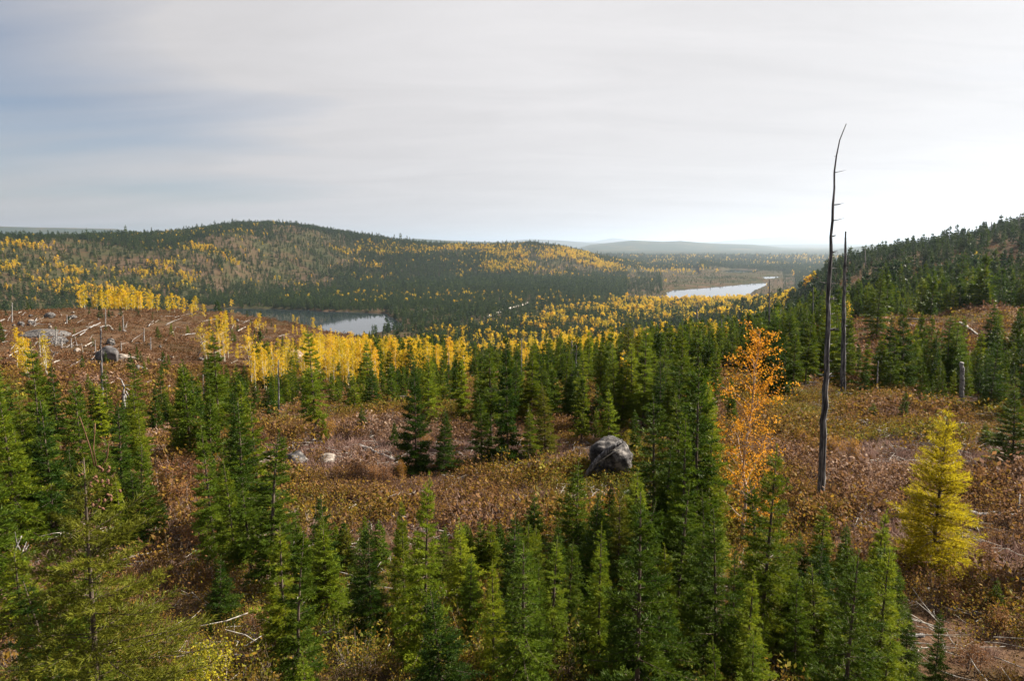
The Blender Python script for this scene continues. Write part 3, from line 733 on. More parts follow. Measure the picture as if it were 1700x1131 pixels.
def spruce_density(x, y, r, u, v):
    """trees per square metre"""
    cl = fbm(x, y, 9, 3, 101); cm = fbm(x, y, 42, 3, 102); cb = fbm(x, y, 260, 4, 103)
    clump = np.clip((cl - 0.36) * 5, 0.15, 1.7)
    d = np.zeros_like(r)
    d += box(r, 9, 23, 3) * box(u, 470, 1440, 50) * 0.75 + box(r, 9, 23, 3) * box(u, 1450, 1900, 60) * 0.02 + box(r, 78, 170, 5) * box(u, 400, 800, 20) * 0.05 + box(r, 9, 23, 3) * box(u, -200, 300, 60) * 0.20
    d += box(r, 24, 75, 6) * box(u, -400, 265, 40) * 0.26
    d += box(r, 26, 52, 5) * box(u, 265, 440, 30) * 0.10
    d += box(r, 46, 112, 8) * box(u, 620, 1290, 60) * 0.19
    d += box(r, 32, 52, 3) * box(u, 640, 1260, 30) * 0.24
    d += box(r, 38, 52, 3) * box(u, 470, 640, 30) * 0.10
    d += box(r, 23, 50, 4) * box(u, 1280, 1700, 30) * 0.006
    d += box(r, 23, 34, 3) * box(u, 1065, 1200, 20) * 0.35 + box(r, 22, 34, 3) * box(u, 860, 960, 20) * 0.12
    d += box(r, 15, 27, 3) * box(u, 330, 480, 20) * 0.10
    d += box(r, 50, 92, 8) * box(u, 265, 640, 40) * 0.13
    d += box(r, 51, 92, 4) * box(u, 1270, 2200, 40) * 0.28
    d += box(r, 92, 124, 6) * box(u, 1260, 1400, 40) * 0.06
    d += box(r, 92, 124, 6) * box(u, 1400, 2200, 40) * 0.004
    d += box(r, 124, 250, 8) * box(u, 1130, 2200, 40) * 0.17
    d += box(r, 110, 260, 15) * box(u, 600, 1160, 40) * 0.09
    left = box(r, 90, 300, 12) * box(u, -600, 620, 30)
    d += left * (0.007 + 0.03 * bell(u, v, 390, 600, 90, 40) + 0.018 * bell(u, v, 230, 640, 80, 30))
    d += box(r, 250, 520, 10) * box(u, 1280, 2300, 60) * (0.045 + 0.055 * np.clip((cm - 0.43) * 6, 0, 1))
    d += box(r, 260, 1000, 40) * box(u, 560, 1300, 40) * (0.012 + 0.035 * np.clip((cm - 0.45) * 6, 0, 1))
    d += box(r, 300, 760, 20) * box(u, -600, 560, 40) * 0.012
    plainz = box(r, 1000, 1500, 60) * box(u, 560, 1250, 60)
    d += plainz * (0.009 + 0.008 * np.clip((cm - 0.45) * 6, 0, 1))
    # the closed dark stand along the foot of the far hill
    d += box(v, 464, 492, 8) * box(u, 700, 1120, 60) * box(r, 1300, 2600, 100) * 0.035
    d += box(v, 478, 520, 10) * box(u, -300, 800, 60) * box(r, 1000, 2000, 60) * 0.016
    hill = (r > 1020) & (r <= 2900)
    d += np.where(hill, 0.012 + 0.036 * np.clip((cb - 0.43) * 8, 0, 1), 0)
    far = r > 2900
    d += np.where(far, 0.0014 + 0.0035 * np.clip((cb - 0.42) * 7, 0, 1), 0)
    lakeside = ((u > 1040) & (u < 1300) & (v > 446) & (v < 508) & (r > 1130)) | ((u > 560) & (u < 680) & (v > 553) & (v < 566) & (r > 600) & (r < 790))
    d = np.where(lakeside, d * 0.12, d); d = np.where((u > 1170) & (u < 1310) & (r > 1650) & (v > 446), d * 2.0, d)
    near = r < 500
    d *= np.where(near, clump, 0.7 + 0.6 * cl)
    return d


YG = [  # golden groves: where they show in the photo and how far they spread
    (450, 640, 30, 14, .12, 78, 160), (520, 632, 40, 15, .12, 78, 170), (590, 632, 40, 15, .12, 78, 170), (700, 632, 36, 15, .12, 78, 170), (762, 628, 20, 10, .12, 78, 170), (640, 610, 60, 12, .07, 95, 200), (560, 600, 60, 10, .08, 100, 200),
    (365, 592, 20, 12, .06, 110, 240), (410, 600, 20, 10, .05, 110, 240), (300, 590, 20, 8, .012, 100, 240), (385, 545, 30, 10, .03, 150, 290), (290, 555, 14, 5, .02, 150, 290), (20, 640, 28, 20, .05, 80, 160), (175, 512, 45, 5, .08, 200, 300), (225, 514, 30, 5, .07, 200, 300), (290, 525, 30, 8, .05, 190, 300),
    (110, 505, 20, 4, .05, 200, 300), (440, 545, 40, 12, .02, 190, 300), (540, 548, 60, 7, .06, 200, 320), (620, 560, 40, 12, .05, 160, 320), (960, 600, 70, 18, .07, 100, 330),
    (900, 608, 40, 18, .07, 100, 330), (850, 575, 70, 12, .03, 180, 500), (1040, 560, 60, 14, .02, 180, 500), (1060, 570, 40, 20, .03, 110, 300), (1180, 590, 20, 25, .03, 70, 200), (1390, 520, 20, 14, .04, 110, 200),
    (1240, 515, 40, 15, .03, 200, 500), (860, 555, 80, 14, .018, 250, 700), (760, 550, 60, 14, .012, 300, 760), (960, 540, 90, 14, .018, 300, 900),
    (1080, 522, 80, 12, .03, 350, 1150), (1150, 505, 80, 9, .04, 450, 1250), (1240, 500, 50, 9, .06, 350, 1250), (1180, 530, 60, 10, .04, 250, 800), (960, 515, 60, 6, .012, 700, 1300), (1300, 475, 35, 6, .02, 450, 900), (1000, 512, 60, 8, .008, 700, 1200), (1620, 460, 60, 14, .006, 200, 450),
    (1660, 590, 40, 20, .008, 60, 200), (1010, 690, 20, 16, .02, 40, 90),
]
HG = [  # golden drifts on the far hill
    (250, 440, 90, 18, 1.6), (330, 455, 60, 16, 1.4), (130, 470, 40, 10, 1.4), (100, 462, 30, 8, 1.0), (60, 405, 60, 7, .8), (20, 445, 16, 6, .9), (400, 436, 30, 6, .9), (335, 412, 18, 5, 1.2), (560, 420, 50, 12, .9),
    (600, 440, 50, 16, 1.3), (650, 465, 40, 10, 1.1), (520, 395, 50, 5, .9), (700, 430, 80, 12, 1.0), (800, 425, 80, 10, 1.2), (880, 440, 80, 12, 1.1), (840, 448, 18, 8, 1.4), (950, 425, 60, 8, 1.2), (560, 465, 60, 8, .6),
    (350, 477, 60, 7, .9), (180, 485, 60, 5, .6), (270, 388, 80, 5, .4), (1000, 440, 40, 5, .8), (430, 470, 50, 8, .8), (1100, 450, 60, 4, .6), (230, 480, 40, 5, .8),
]


def aspen_density(x, y, r, u, v):
    cm = fbm(x, y, 30, 3, 201); cb = fbm(x, y, 170, 4, 202)
    d = np.zeros_like(r)
    for cu, cv, ru, rv, q, ra, rb in YG:
        d += q * bell(u, v, cu, cv, ru, rv) * box(r, ra, rb, 10)
    d *= np.clip((cm - 0.40) * 9, 0.04, 1.7)
    hill = (r > 1050) & (r <= 2900)
    h = np.zeros_like(r)
    for cu, cv, ru, rv, q in HG: h += q * bell(u, v, cu, cv, ru, rv)
    d += np.where(hill, (0.026 * h + 0.0006) * np.clip((cb - 0.45) * 14, 0.03, 2.2) * np.clip((cm - 0.36) * 6, 0.1, 1.5), 0)
    d = np.where((u > 1040) & (u < 1310) & (r > 1180) & (v > 446) & (v < 502), d * 0.08, d)
    d += np.where(r > 2900, 0.0005 * np.clip((cb - 0.50) * 9, 0, 1.5), 0)
    return d


def grow(density, bands, hfun, minz=WATER + 0.6):
    X, Y, Z, R_, Hh = [], [], [], [], []
    for r0, r1, dmax in bands:
        x, y, z, r, u, v = polar_points(r0, r1, dmax)
        dd = density(x, y, r, u, v)
        k = (rng.random(len(x)) < dd / dmax) & (z > minz)
        x, y, z, r = x[k], y[k], z[k], r[k]; h = hfun(x, y, r)
        k = seen(x, y, z, h, 1.5 + r * 0.001)
        X.append(x[k]); Y.append(y[k]); Z.append(z[k]); R_.append(r[k]); Hh.append(h[k])
    return tuple(np.concatenate(a) for a in (X, Y, Z, R_, Hh))


def spruce_h(x, y, r):
    u, v = project(x, y, height(x, y))
    h = rng.lognormal(0, 0.30, len(x)) * np.interp(r, [0, 30, 55, 90, 220, 300, 430, 650, 1100, 2500, 5000], [2.6, 3.4, 4.4, 5.0, 5.2, 4.6, 4.0, 6.4, 7.2, 8.0, 15])
    h = np.where((u < 600) & (r > 90) & (r < 300), h * 0.52, h)
    h = np.where((u < 270) & (r > 24) & (r < 80), h * 1.05, h)
    h = np.where((u > 1280) & (r > 55) & (r < 100), h * 1.05, h)
    h = np.where((u > 560) & (u < 1250) & (v > 485) & (v < 520) & (r > 1000), h * 0.7, h)
    h = np.where((u > 400) & (u < 680) & (r > 150) & (r < 330), h * 0.8, h)
    h = np.where((u > 1100) & (u < 1320) & (r > 1150) & (r < 2500) & (v > 446), h * 0.42, h)
    return np.clip(h, 0.8, 30)


def aspen_h(x, y, r):
    h = rng.lognormal(0, 0.22, len(x)) * np.interp(r, [0, 80, 200, 600, 1100, 2500, 5000], [3.0, 5.8, 5.4, 6.4, 6.6, 7.6, 15])
    u, v = project(x, y, height(x, y)); h = np.where((u > 400) & (u < 680) & (r > 165) & (r < 340), h * 0.62, h)
    h = h * 1.0
    return h


sx, sy, sz, sr, sh = grow(spruce_density, [(8, 24, 0.9), (24, 130, 0.36), (130, 520, 0.24), (520, 1050, 0.08), (1050, 2900, 0.085), (2900, 5200, 0.006)], spruce_h)
ax_, ay_, az_, ar_, ah_ = grow(aspen_density, [(40, 330, 0.20), (330, 1250, 0.06), (1250, 2900, 0.07), (2900, 5200, 0.0012)], aspen_h)

# keep free: sight of the boulder, snags, birch and logs (real clearings in the photo)
CLEAR = []
SKEEP = []


def clear_zone(x, y):
    u, v = project(x, y, height(x, y)); r = np.hypot(x, y)
    c = (r < 52) & (u > 1215) & (v > 655) & (v < 900)
    c |= (r < 48) & (u > 455) & (u < 650) & (v > 735) & (v < 865)
    c |= (r < 48) & (u >= 650) & (u < 960) & (v > 765) & (v < 865)
    c |= (r < 24.5) & (v < 860) & (u < 1065)
    c |= (np.abs(u - 1018) < 60) & (r < 30) & (v < 870)
    c |= (u > 1195) & (u < 1260) & (r > 17) & (r < 30)
    c |= (r < 7.5)
    c |= (u > 1460) & (r < 30)
    c |= (u < 340) & (u > 250) & (r < 24)
    c |= (np.abs(u - 1362) < 12) & (r < 30)
    return c


def keep_low(x, y, z, r, h, up=0):
    u, v = project(x, y, z); jit = rng.normal(0, 6, len(x))
    vmin = np.full(len(x), -1e9)
    vmin = np.where((r < 26) & (u > 440) & (u < 965), 868, vmin); vmin = np.where((r < 26) & (u >= 965) & (u < 1075), 812, vmin); vmin = np.where((r < 26) & (u >= 1280), 900, vmin)
    vmin = np.where((r >= 85) & (r < 900) & (u > 380) & (u < 700), np.interp(u, [380, 440, 500, 560, 700], [525, 535, 546, 556, 562]), vmin)
    vmin = np.where((r >= 40) & (r < 340) & (u >= 700) & (u < 1400), np.interp(u, [700, 800, 900, 1000, 1100, 1200, 1300, 1400], [586, 586, 580, 566, 550, 535, 508, 480]) + rng.normal(0, 12, len(x)) + up, vmin)
    vmin = np.where((r > 44) & (r < 85) & (u > 400) & (u < 640), 622, vmin); vmin = np.where((r > 50) & (r < 95) & (u >= 640) & (u < 790), 612, vmin); h = np.where((r > 48) & (r < 92) & (u > 1390), h * 0.74, h)
    cap = -ray(u, np.maximum(vmin, 0) + jit)[1] * r - z
    return np.where((vmin > 0) & (v > vmin - 2), np.minimum(h, np.maximum(cap, 0.25)), h)


sh = keep_low(sx, sy, sz, sr, sh); ah_ = keep_low(ax_, ay_, az_, ar_, ah_, -12)
k = sh > 0.7; sx, sy, sz, sr, sh = sx[k], sy[k], sz[k], sr[k], sh[k]
k = ah_ > 1.2; ax_, ay_, az_, ar_, ah_ = ax_[k], ay_[k], az_[k], ar_[k], ah_[k]
k = ~clear_zone(sx, sy); sx, sy, sz, sr, sh = sx[k], sy[k], sz[k], sr[k], sh[k]

# ------------------------------------------------------------------ hero trees: photo column, row of top, row of base
HERO = [
    # u, top, base, mesh set, variant, width factor, material, label
    (35, 642, 925, 'C', 0, 1.2, None, 'tall full dark spruce in the dense stand at the left edge'),
    (90, 662, 900, 'C', 3, 1.1, None, 'dark green spruce just left of the two bare brown leader shoots'),
    (6, 700, 1010, 'C', 1, 1.3, None, 'dark spruce cut by the left edge of the view'),
    (205, 668, 860, 'C', 2, 1.2, None, 'slender spruce of the dense stand, right behind the bare leader shoots'),
    (240, 735, 900, 'C', 0, 1.2, None, 'bushy mid height spruce at the right end of the dense left stand'),
    (405, 655, 905, 'C', 1, 1.15, None, 'tall twin-like spruce, left one of the pair by the brown thicket'),
    (432, 668, 880, 'C', 2, 1.2, None, 'tall slim spruce, right one of the pair by the brown thicket'),
    (375, 735, 900, 'C', 3, 0.9, None, 'lower bushy spruce at the foot of the tall pair by the thicket'),
    (457, 722, 1005, 'N', 2, 1.45, None, 'sparse spruce with a bare dark lower trunk standing in olive heath'),
    (545, 822, 985, 'C', 2, 1.2, None, 'small crooked spruce with a tufted top at the edge of the pink clearing'),
    (618, 862, 1075, 'N', 0, 1.0, None, 'full grey green spruce left of the tallest front one'),
    (706, 783, 1120, 'N', 0, 0.85, 'spruce_bright', 'tallest bright green spruce in the front row'),
    (672, 826, 1065, 'N', 3, 0.7, None, 'short dense spruce touching the left side of the tallest front one'),
    (765, 862, 1010, 'C', 0, 1.3, 'spruce_bright', 'low wide spruce on the near rim of the pink clearing'),
    (780, 918, 1080, 'N', 1, 1.0, 'spruce_bright', 'yellow green young spruce between two front row spruces'),
    (820, 930, 1135, 'N', 3, 0.85, 'spruce_bright', 'bright yellow green spruce in the middle of the front row'),
    (897, 925, 1140, 'N', 1, 0.75, None, 'narrow olive spruce with brown dead lower branches'),
    (942, 885, 1060, 'N', 2, 1.2, None, 'thin spruce with a knobbly top behind the narrow olive one'),
    (988, 882, 1125, 'N', 0, 0.85, 'spruce_bright', 'pointed spruce in the front row below the boulder'),
    (955, 765, 955, 'C', 0, 1.15, None, 'dark solid spruce to the left below the boulder'),
    (885, 815, 930, 'C', 3, 1.3, None, 'low broad spruce beside the dark one left of the boulder'),
    (1047, 778, 955, 'C', 1, 1.2, 'spruce_bright', 'fresh green spruce overlapping the right foot of the boulder'),
    (1087, 655, 915, 'C', 4, 1.5, None, 'tall slim spruce just right of the boulder'),
    (1090, 935, 1110, 'N', 1, 1.1, None, 'blue green spruce low down right of the front row'),
    (1132, 640, 985, 'C', 5, 1.0, None, 'tall loose spruce, left one of the cluster beside the orange birch'),
    (1152, 590, 1000, 'C', 4, 1.3, None, 'tallest dark spruce of the cluster beside the orange birch'),
    (1165, 700, 985, 'C', 2, 1.35, None, 'thin trunked spruce between the tallest dark one and the orange birch'),
    (1258, 740, 1105, 'N', 1, 0.95, None, 'blackish green spruce standing in front of the orange birch'),
    (1215, 905, 1130, 'N', 3, 0.8, None, 'wide low spruce at the left foot of the birch front spruce'),
    (1318, 950, 1140, 'N', 0, 0.9, 'spruce_bright', 'rounded green spruce at the bottom, right of the birch front spruce'),
    (1355, 838, 985, 'C', 2, 1.5, None, 'slight spruce with a leaning stem below the tall snag'),
    (1442, 842, 1035, 'C', 3, 1.0, 'spruce_bright', 'bright green spruce left of the golden larch'),
    (1405, 920, 1080, 'N', 3, 1.25, 'spruce_bright', 'spreading green spruce with long low boughs'),
    (1583, 868, 945, 'C', 0, 1.1, None, 'small green spruce at the right foot of the golden larch'),
    (1548, 1005, 1190, 'N', 1, 0.8, None, 'olive young spruce at the bottom right'),
    (1190, 1062, 1290, 'N', 2, 0.9, 'spruce_bright', 'pale new topped spruce at the very bottom'),
    (1680, 640, 778, 'C', 3, 1.35, None, 'wide dark spruce at the right edge of the heath'),
    (1447, 668, 698, 'M', 0, 1.8, None, 'ball shaped seedling spruce on the heath rise'),
    (690, 605, 792, 'C', 3, 1.0, None, 'tall dark double looking spruce above the grey log'),
    (737, 675, 792, 'C', 0, 1.0, None, 'shorter spruce leaning on the tall dark one above the grey log'),
    (843, 545, 772, 'C', 3, 0.95, None, 'tallest spruce in the middle, broad and dark against the valley'),
    (800, 652, 768, 'C', 0, 1.1, None, 'bushy spruce at the left foot of the tallest middle one'),
    (880, 672, 768, 'C', 1, 1.1, None, 'spruce at the right foot of the tallest middle one'),
    (905, 640, 756, 'C', 1, 1.25, 'spruce_yellow', 'yellowing spruce right of the tallest middle one'),
    (965, 645, 735, 'M', 4, 1.3, None, 'dark narrow spruce left above the boulder'),
    (1010, 648, 738, 'M', 0, 1.2, 'spruce_bright', 'light green spruce directly behind the boulder'),
    (538, 688, 735, 'M', 3, 1.1, None, 'small round spruce beside two crossed pale sticks'),
    (602, 672, 720, 'M', 0, 1.2, None, 'short spruce with a leaning dead stick, behind the clearing'),
    (655, 700, 742, 'M', 3, 1.2, None, 'little bush like spruce left of the tall dark double looking one'),
    (318, 600, 760, 'M', 1, 1.2, None, 'tall spruce in the group above the brown thicket'),
    (300, 660, 755, 'M', 0, 1.2, None, 'shorter spruce in the group above the brown thicket'),
    (350, 650, 765, 'M', 3, 1.1, None, 'right spruce in the group above the brown thicket'),
    (268, 820, 880, 'C', 3, 1.3, None, 'low round spruce at the left of the brown thicket'),
    (1480, 935, 1045, 'C', 0, 1.4, None, 'low dark spruce under the left boughs of the golden larch'),
    (1500, 1010, 1140, 'N', 3, 1.2, None, 'low broad spruce at the bottom, between larch and the front row'),
    (1650, 960, 1030, 'C', 3, 1.3, None, 'small dark spruce in the shaded heath right of the larch'),
    (1635, 700, 745, 'C', 0, 1.5, None, 'rounded seedling spruce left of the wide spruce by the heath'),
    (1330, 885, 985, 'C', 5, 1.2, None, 'small spruce just right of the birch, below the snag'),
    (1400, 870, 960, 'C', 2, 1.4, None, 'thin spruce between the snag foot and the larch'),
    (1500, 650, 700, 'M', 2, 1.3, None, 'seedling spruce at the far rim of the orange heath'),
]
EDGE = [(13.2, 12.6, 7.6), (12.2, 10.6, 7.4), (15.0, 12.8, 8.2), (17.5, 19.0, 7.5), (14.0, 9.0, 8.0), (18.5, 15.0, 8.5), (14.0, 11.0, 6.2), (14.6, 14.0, 5.2), (12.4, 9.2, 5.8), (16.5, 16.5, 5.5), (11.2, 8.0, 4.5)]
SETS = {'N': NEAR, 'C': CLOSE, 'M': MIDS}
made = 0


YC = {}


def recolor(mesh, mat):
    key = (mesh.name, mat.name)
    if key not in YC:
        c = mesh.copy(); c.materials.clear(); c.materials.append(mat); YC[key] = c
    return YC[key]


def place_conifer(name, cat, crown, trunk, x, y, z, H, wf, rotz, label, group, tilt=0.035):
    e = link(name, None, loc=(x, y, z - 0.04)); e.rotation_euler = (random.uniform(-tilt, tilt), random.uniform(-tilt, tilt), rotz)
    s = H / 5.0; e.scale = (s * wf, s * wf, s)
    tag(e, label, cat, group)
    link('trunk', trunk, e); link('crown', crown, e)
    return e


random.seed(3)
hero_xy = []
for (u, vt, vb, st, var, wf, mt, label) in HERO:
    vb2 = vb
    x, y, z, r = at(u, vb2)
    t_top = float(ray(u, vt)[1]); H = (-t_top * r) - z
    H = max(0.5, H)
    cr, tr = SETS[st][var % len(SETS[st])]
    if mt: cr = recolor(cr, M[mt])
    place_conifer('spruce_tree', 'spruce', cr, tr, x, y, z, H, wf * 4.6 / max(3.0, H) if H > 4.6 else wf, random.uniform(0, 6.28), label, None)
    hero_xy.append((x, y, 0.5 if r < 30 else 0.9))

for q, (x, y, H) in enumerate(EDGE):
    cr, tr = CLOSE[q % len(CLOSE)]
    place_conifer('spruce_tree', 'spruce', cr, tr, x, y, float(height(x, y)), H, 1.0, q * 1.1, 'tall spruce beside the shaded corner of the heath, casting shade on it', 'spruces shading the lower right corner')
hx = np.array(hero_xy)
k = np.ones(len(sx), bool)
for x, y, q in hero_xy: k &= (sx - x) ** 2 + (sy - y) ** 2 > q * q
sx, sy, sz, sr, sh = sx[k], sy[k], sz[k], sr[k], sh[k]
print('spruces', len(sx), 'aspens', len(ax_), 'hero', len(HERO))


# where a tree stands, in words: the nearest thing one can find, the side of it, and how many trees from it
MARKS = [('the tall bent snag', 1365, 700, 0), ('the second straight snag', 1401, 600, 0), ('the grey boulder', 1020, 762, 0), ('the orange birch', 1225, 760, 0),
         ('the golden larch', 1545, 820, 0), ('the tallest middle spruce', 843, 700, 0), ('the double looking dark spruce', 690, 730, 0), ('the brown thicket', 305, 800, 0),
         ('the cone bearing spruce', 160, 800, 0), ('the tall slender pair of spruces', 415, 720, 0), ('the dark hillside boulder', 175, 592, 0),
         ('the black pole above the left stand', 170, 640, 0), ('the twisted dead tree', 207, 670, 0), ('the pale rocks of the clearing', 495, 762, 0), ('the tripod of bleached poles', 332, 583, 0),
         ('the pink rock in the golden grove', 488, 588, 0), ('the near lake', 610, 540, 0), ('the slim pole by the golden grove', 463, 655, 0), ('the paired dead poles', 952, 610, 0),
         ('the winding lake', 1160, 490, 0), ('the red bare ridge', 1560, 535, 0), ('the broken grey stub', 1597, 640, 0), ('the wide spruce by the heath', 1680, 720, 0),
         ('the wooded right skyline', 1640, 400, 0), ('the yellow aspens beyond the snags', 1395, 525, 0), ('the dark pole below the winding lake', 1157, 530, 0), ('the thin poles left of the bent snag', 1280, 560, 0),
         ('the rocky hillside slab', 55, 557, 0), ('the golden fringe on the hill crest', 200, 512, 0), ('the golden tree at the left edge', 15, 640, 0)]
ORD = ['first', 'second', 'third', 'fourth', 'fifth', 'sixth', 'seventh', 'eighth', 'ninth', 'tenth', 'eleventh', 'twelfth', 'thirteenth', 'fourteenth', 'fifteenth', 'sixteenth', 'seventeenth', 'eighteenth', 'nineteenth', 'twentieth'] 


def where_words(us, vs, size, noun, tones):
    us = np.asarray(us); vs = np.asarray(vs); n = len(us); best = {}
    for i in range(n):
        k = min(range(len(MARKS)), key=lambda q: (us[i] - MARKS[q][1]) ** 2 + ((vs[i] - MARKS[q][2]) * 1.6) ** 2)
        du, dv = us[i] - MARKS[k][1], (vs[i] - MARKS[k][2]) * 1.6
        side = ('to the left of' if du < 0 else 'to the right of') if abs(du) > abs(dv) else ('behind' if dv < 0 else 'in front of')
        best.setdefault((k, side), []).append((du * du + dv * dv, i))
    out = [''] * n; med = np.median(size)
    for (k, side), lst in best.items():
        for q, (_, i) in enumerate(sorted(lst)):
            if q >= 20:
                out[i] = (f'{noun} crowded {side} {MARKS[k][0]}', f'{noun}s crowded {side} {MARKS[k][0]}'); continue
            adj = 'tall' if size[i] > med * 1.15 else ('short' if size[i] < med * 0.85 else '')
            out[i] = f'{adj} {tones[i % len(tones)]} {noun}, {ORD[q]} {side} {MARKS[k][0]}'.replace('  ', ' ').strip()
            out[i] = (out[i], None)
    return out


def region(u, r):
    if r < 80 and u < 290: return 'of the dense left stand'
    if r < 95 and u < 640: return 'on the heath before the golden aspens'
    if r < 120 and u >= 1280: return 'in the band behind the orange heath'
    if u < 640: return 'on the bare brown hillside'
    if u < 950: return 'of the middle stand'
    if u < 1280: return 'behind the boulder and the birch'
    return 'beyond the red heath'


# the largest in the picture become individuals
NIND = 300 - len(HERO)
app = sh / sr
uu, vv = project(sx, sy, sz); infr = (uu > -30) & (uu < 1730)
order = np.argsort(-np.where(infr, app, 0))[:NIND]
ind = np.zeros(len(sx), bool); ind[order] = True
words = dict(zip(order, where_words(uu[order], vv[order] - app[order] * 500, app[order], 'spruce', ['green'])))
for i in order:
    st = NEAR if app[i] > 0.21 else (CLOSE if app[i] > 0.09 else MIDS)
    cr, tr = st[rng.integers(0, len(st))]
    lb, gp = words[i][0], words[i][1] or 'spruces ' + region(uu[i], sr[i])
    q_ = rng.random(); cr = recolor(cr, M['spruce_yellow']) if q_ < 0.04 else (recolor(cr, M['spruce_bright']) if q_ < 0.26 else cr)
    place_conifer('spruce_tree', 'spruce', cr, tr, float(sx[i]), float(sy[i]), float(sz[i]), float(sh[i]), float(rng.uniform(0.85, 1.2)) * (1.25 if sh[i] < 3 else 1), float(rng.uniform(0, 6.28)), lb, gp)


def scatter_trees(name, x, y, z, r, h, levels, base_h, label, cat):
    """levels: (max distance, sources)"""
    srcs = []; pick = np.zeros(len(x), int); lo = 0
    for rmax, ss in levels:
        m = (r >= lo) & (r < rmax); pick[m] = len(srcs) + rng.integers(0, len(ss), m.sum()); srcs += ss; lo = rmax
    s = h / base_h; w = s * rng.uniform(0.85, 1.25, len(x))
    scatter(name, np.stack([x, y, z - 0.1], -1), rng.uniform(0, 6.28, len(x)), np.stack([w, w, s], -1), pick, srcs, label, cat)


m = ~ind
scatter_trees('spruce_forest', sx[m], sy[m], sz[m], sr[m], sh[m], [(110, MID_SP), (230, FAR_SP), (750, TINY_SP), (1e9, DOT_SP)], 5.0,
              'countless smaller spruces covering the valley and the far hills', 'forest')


au, av = project(ax_, ay_, az_); aapp = np.where((au > -30) & (au < 1730), ah_ / ar_, 0)
order = np.argsort(-aapp)[:290]; aind = np.zeros(len(ax_), bool); aind[order] = True
awords = dict(zip(order, where_words(au[order], av[order] - aapp[order] * 500, aapp[order], 'aspen', ['golden'])))
for i in order:
    lb, gp = awords[i][0], awords[i][1] or 'golden aspens ' + region(au[i], ar_[i]); s = float(ah_[i]) / 7.0; w = s * float(rng.uniform(0.85, 1.3)); rz = float(rng.uniform(0, 6.28))
    if aapp[i] > 0.030:
        cr, tr = ASP_MID[rng.integers(0, 4)]
        e = link('aspen_tree', None, loc=(float(ax_[i]), float(ay_[i]), float(az_[i]) - 0.05), rot=(0, 0, rz), scale=(w, w, s)); tag(e, lb, 'aspen', gp)
        link('trunk', tr, e); link('crown', cr, e)
    else:
        e = link('aspen_tree', ASP_FAR[rng.integers(0, 4)], loc=(float(ax_[i]), float(ay_[i]), float(az_[i]) - 0.05), rot=(0, 0, rz), scale=(w, w, s)); tag(e, lb, 'aspen', gp)
m = ~aind
scatter_trees('aspen_woods', ax_[m], ay_[m], az_[m], ar_[m], ah_[m], [(420, ASP_FAR_S), (1e9, ASP_TINY_S)], 7.0, 'countless small golden aspens on the far slopes', 'woods')


# ------------------------------------------------------------------ rocks
def rock_mesh(seed, sx_=1, sy_=1, sz_=0.8, sub=4, rough=0.18, flat=6, mat=None):
    import bmesh
    bm = bmesh.new(); bmesh.ops.create_icosphere(bm, subdivisions=sub, radius=1.0)
    me = bpy.data.meshes.new('rock'); bm.to_mesh(me); bm.free()
    n = len(me.vertices); V = np.empty(n * 3, np.float32); me.vertices.foreach_get('co', V); V = V.reshape(-1, 3).astype(float)
    rg = np.random.default_rng(seed)
    for _ in range(flat):
        d = norm(rg.normal(0, 1, 3)); lim = rg.uniform(0.62, 0.85); p = V @ d
        V -= np.outer(np.maximum(p - lim, 0) * 0.85, d)
    N0 = norm(V)
    f = (fbm(V[:, 0] + 7 * seed, V[:, 1] + V[:, 2] * 1.7, 0.8, 5, seed) - 0.5) * 2 * rough + (fbm(V[:, 0] * 1.1 + V[:, 2] * 2.1, V[:, 1] - V[:, 2], 0.16, 3, seed + 5) - 0.5) * rough * 0.35
    V += N0 * f[:, None]; V *= np.array([sx_, sy_, sz_])
    me.vertices.foreach_set('co', V.astype(np.float32).ravel()); me.polygons.foreach_set('use_smooth', np.ones(len(me.polygons), bool))
    me.materials.append(mat or M['granite']); me.update()
    return me


def rock(u, v, wpx, hpx, seed, mat, label, name='boulder', sink=0.3, sub=4, group=None, depth=1.0):
    """u, v: middle of the rock's foot in the photo"""
    x, y, z, r = at(u, v); w = wpx / F * r * 1.02 / 2; h = hpx / F * r
    me = rock_mesh(seed, w, w * depth, h / (2 - 2 * sink) * 1.05, sub, mat=mat)
    o = link(name, me, loc=(x, y + w * depth * 0.6, z + h / (2 - 2 * sink) * (1 - 2 * sink)), rot=(0, 0, random.uniform(-0.5, 0.5)))
    tag(o, label, name.replace('_', ' '), group); return o, r


rock(1018, 797, 80, 68, 5, M['granite'], 'large rounded grey boulder with a dead log leaning on it', sub=5)
rock(489, 772, 44, 17, 8, M['granite'], 'low pale grey rock at the left end of the pink clearing', 'rock', 0.42)
rock(541, 770, 34, 12, 9, M['paleslab'], 'pale tan rock half buried in the clearing, right of the grey one', 'rock', 0.45)
rock(175, 603, 34, 22, 12, simple_mat('dark_backlit_rock', (0.02, 0.02, 0.022), (0.11, 0.10, 0.10), (1, 1, 1)), 'large dark boulder on the bare hillside beside the black pole', sub=4)  # dark colour carries the shade of the boulder's backlit face
rock(201, 599, 20, 9, 13, M['paleslab'], 'pale flat boulder right of the large dark one on the hillside')
rock(220, 599, 12, 5, 14, M['paleslab'], 'small pale stone, second right of the dark hillside boulder')
rock(229, 618, 20, 9, 15, M['granite'], 'grey boulder with a lit top, right below the dark hillside boulder')
rock(182, 573, 11, 9, 16, M['granite'], 'small dark boulder just above the large dark one')
rock(126, 586, 9, 6, 17, M['paleslab'], 'pale round stone left of the black pole')
rock(33, 542, 9, 7, 18, M['granite'], 'small grey boulder near the crest, left of its neighbour')
rock(50, 541, 11, 7, 19, M['granite'], 'dark wedge shaped boulder near the crest, right of its neighbour')
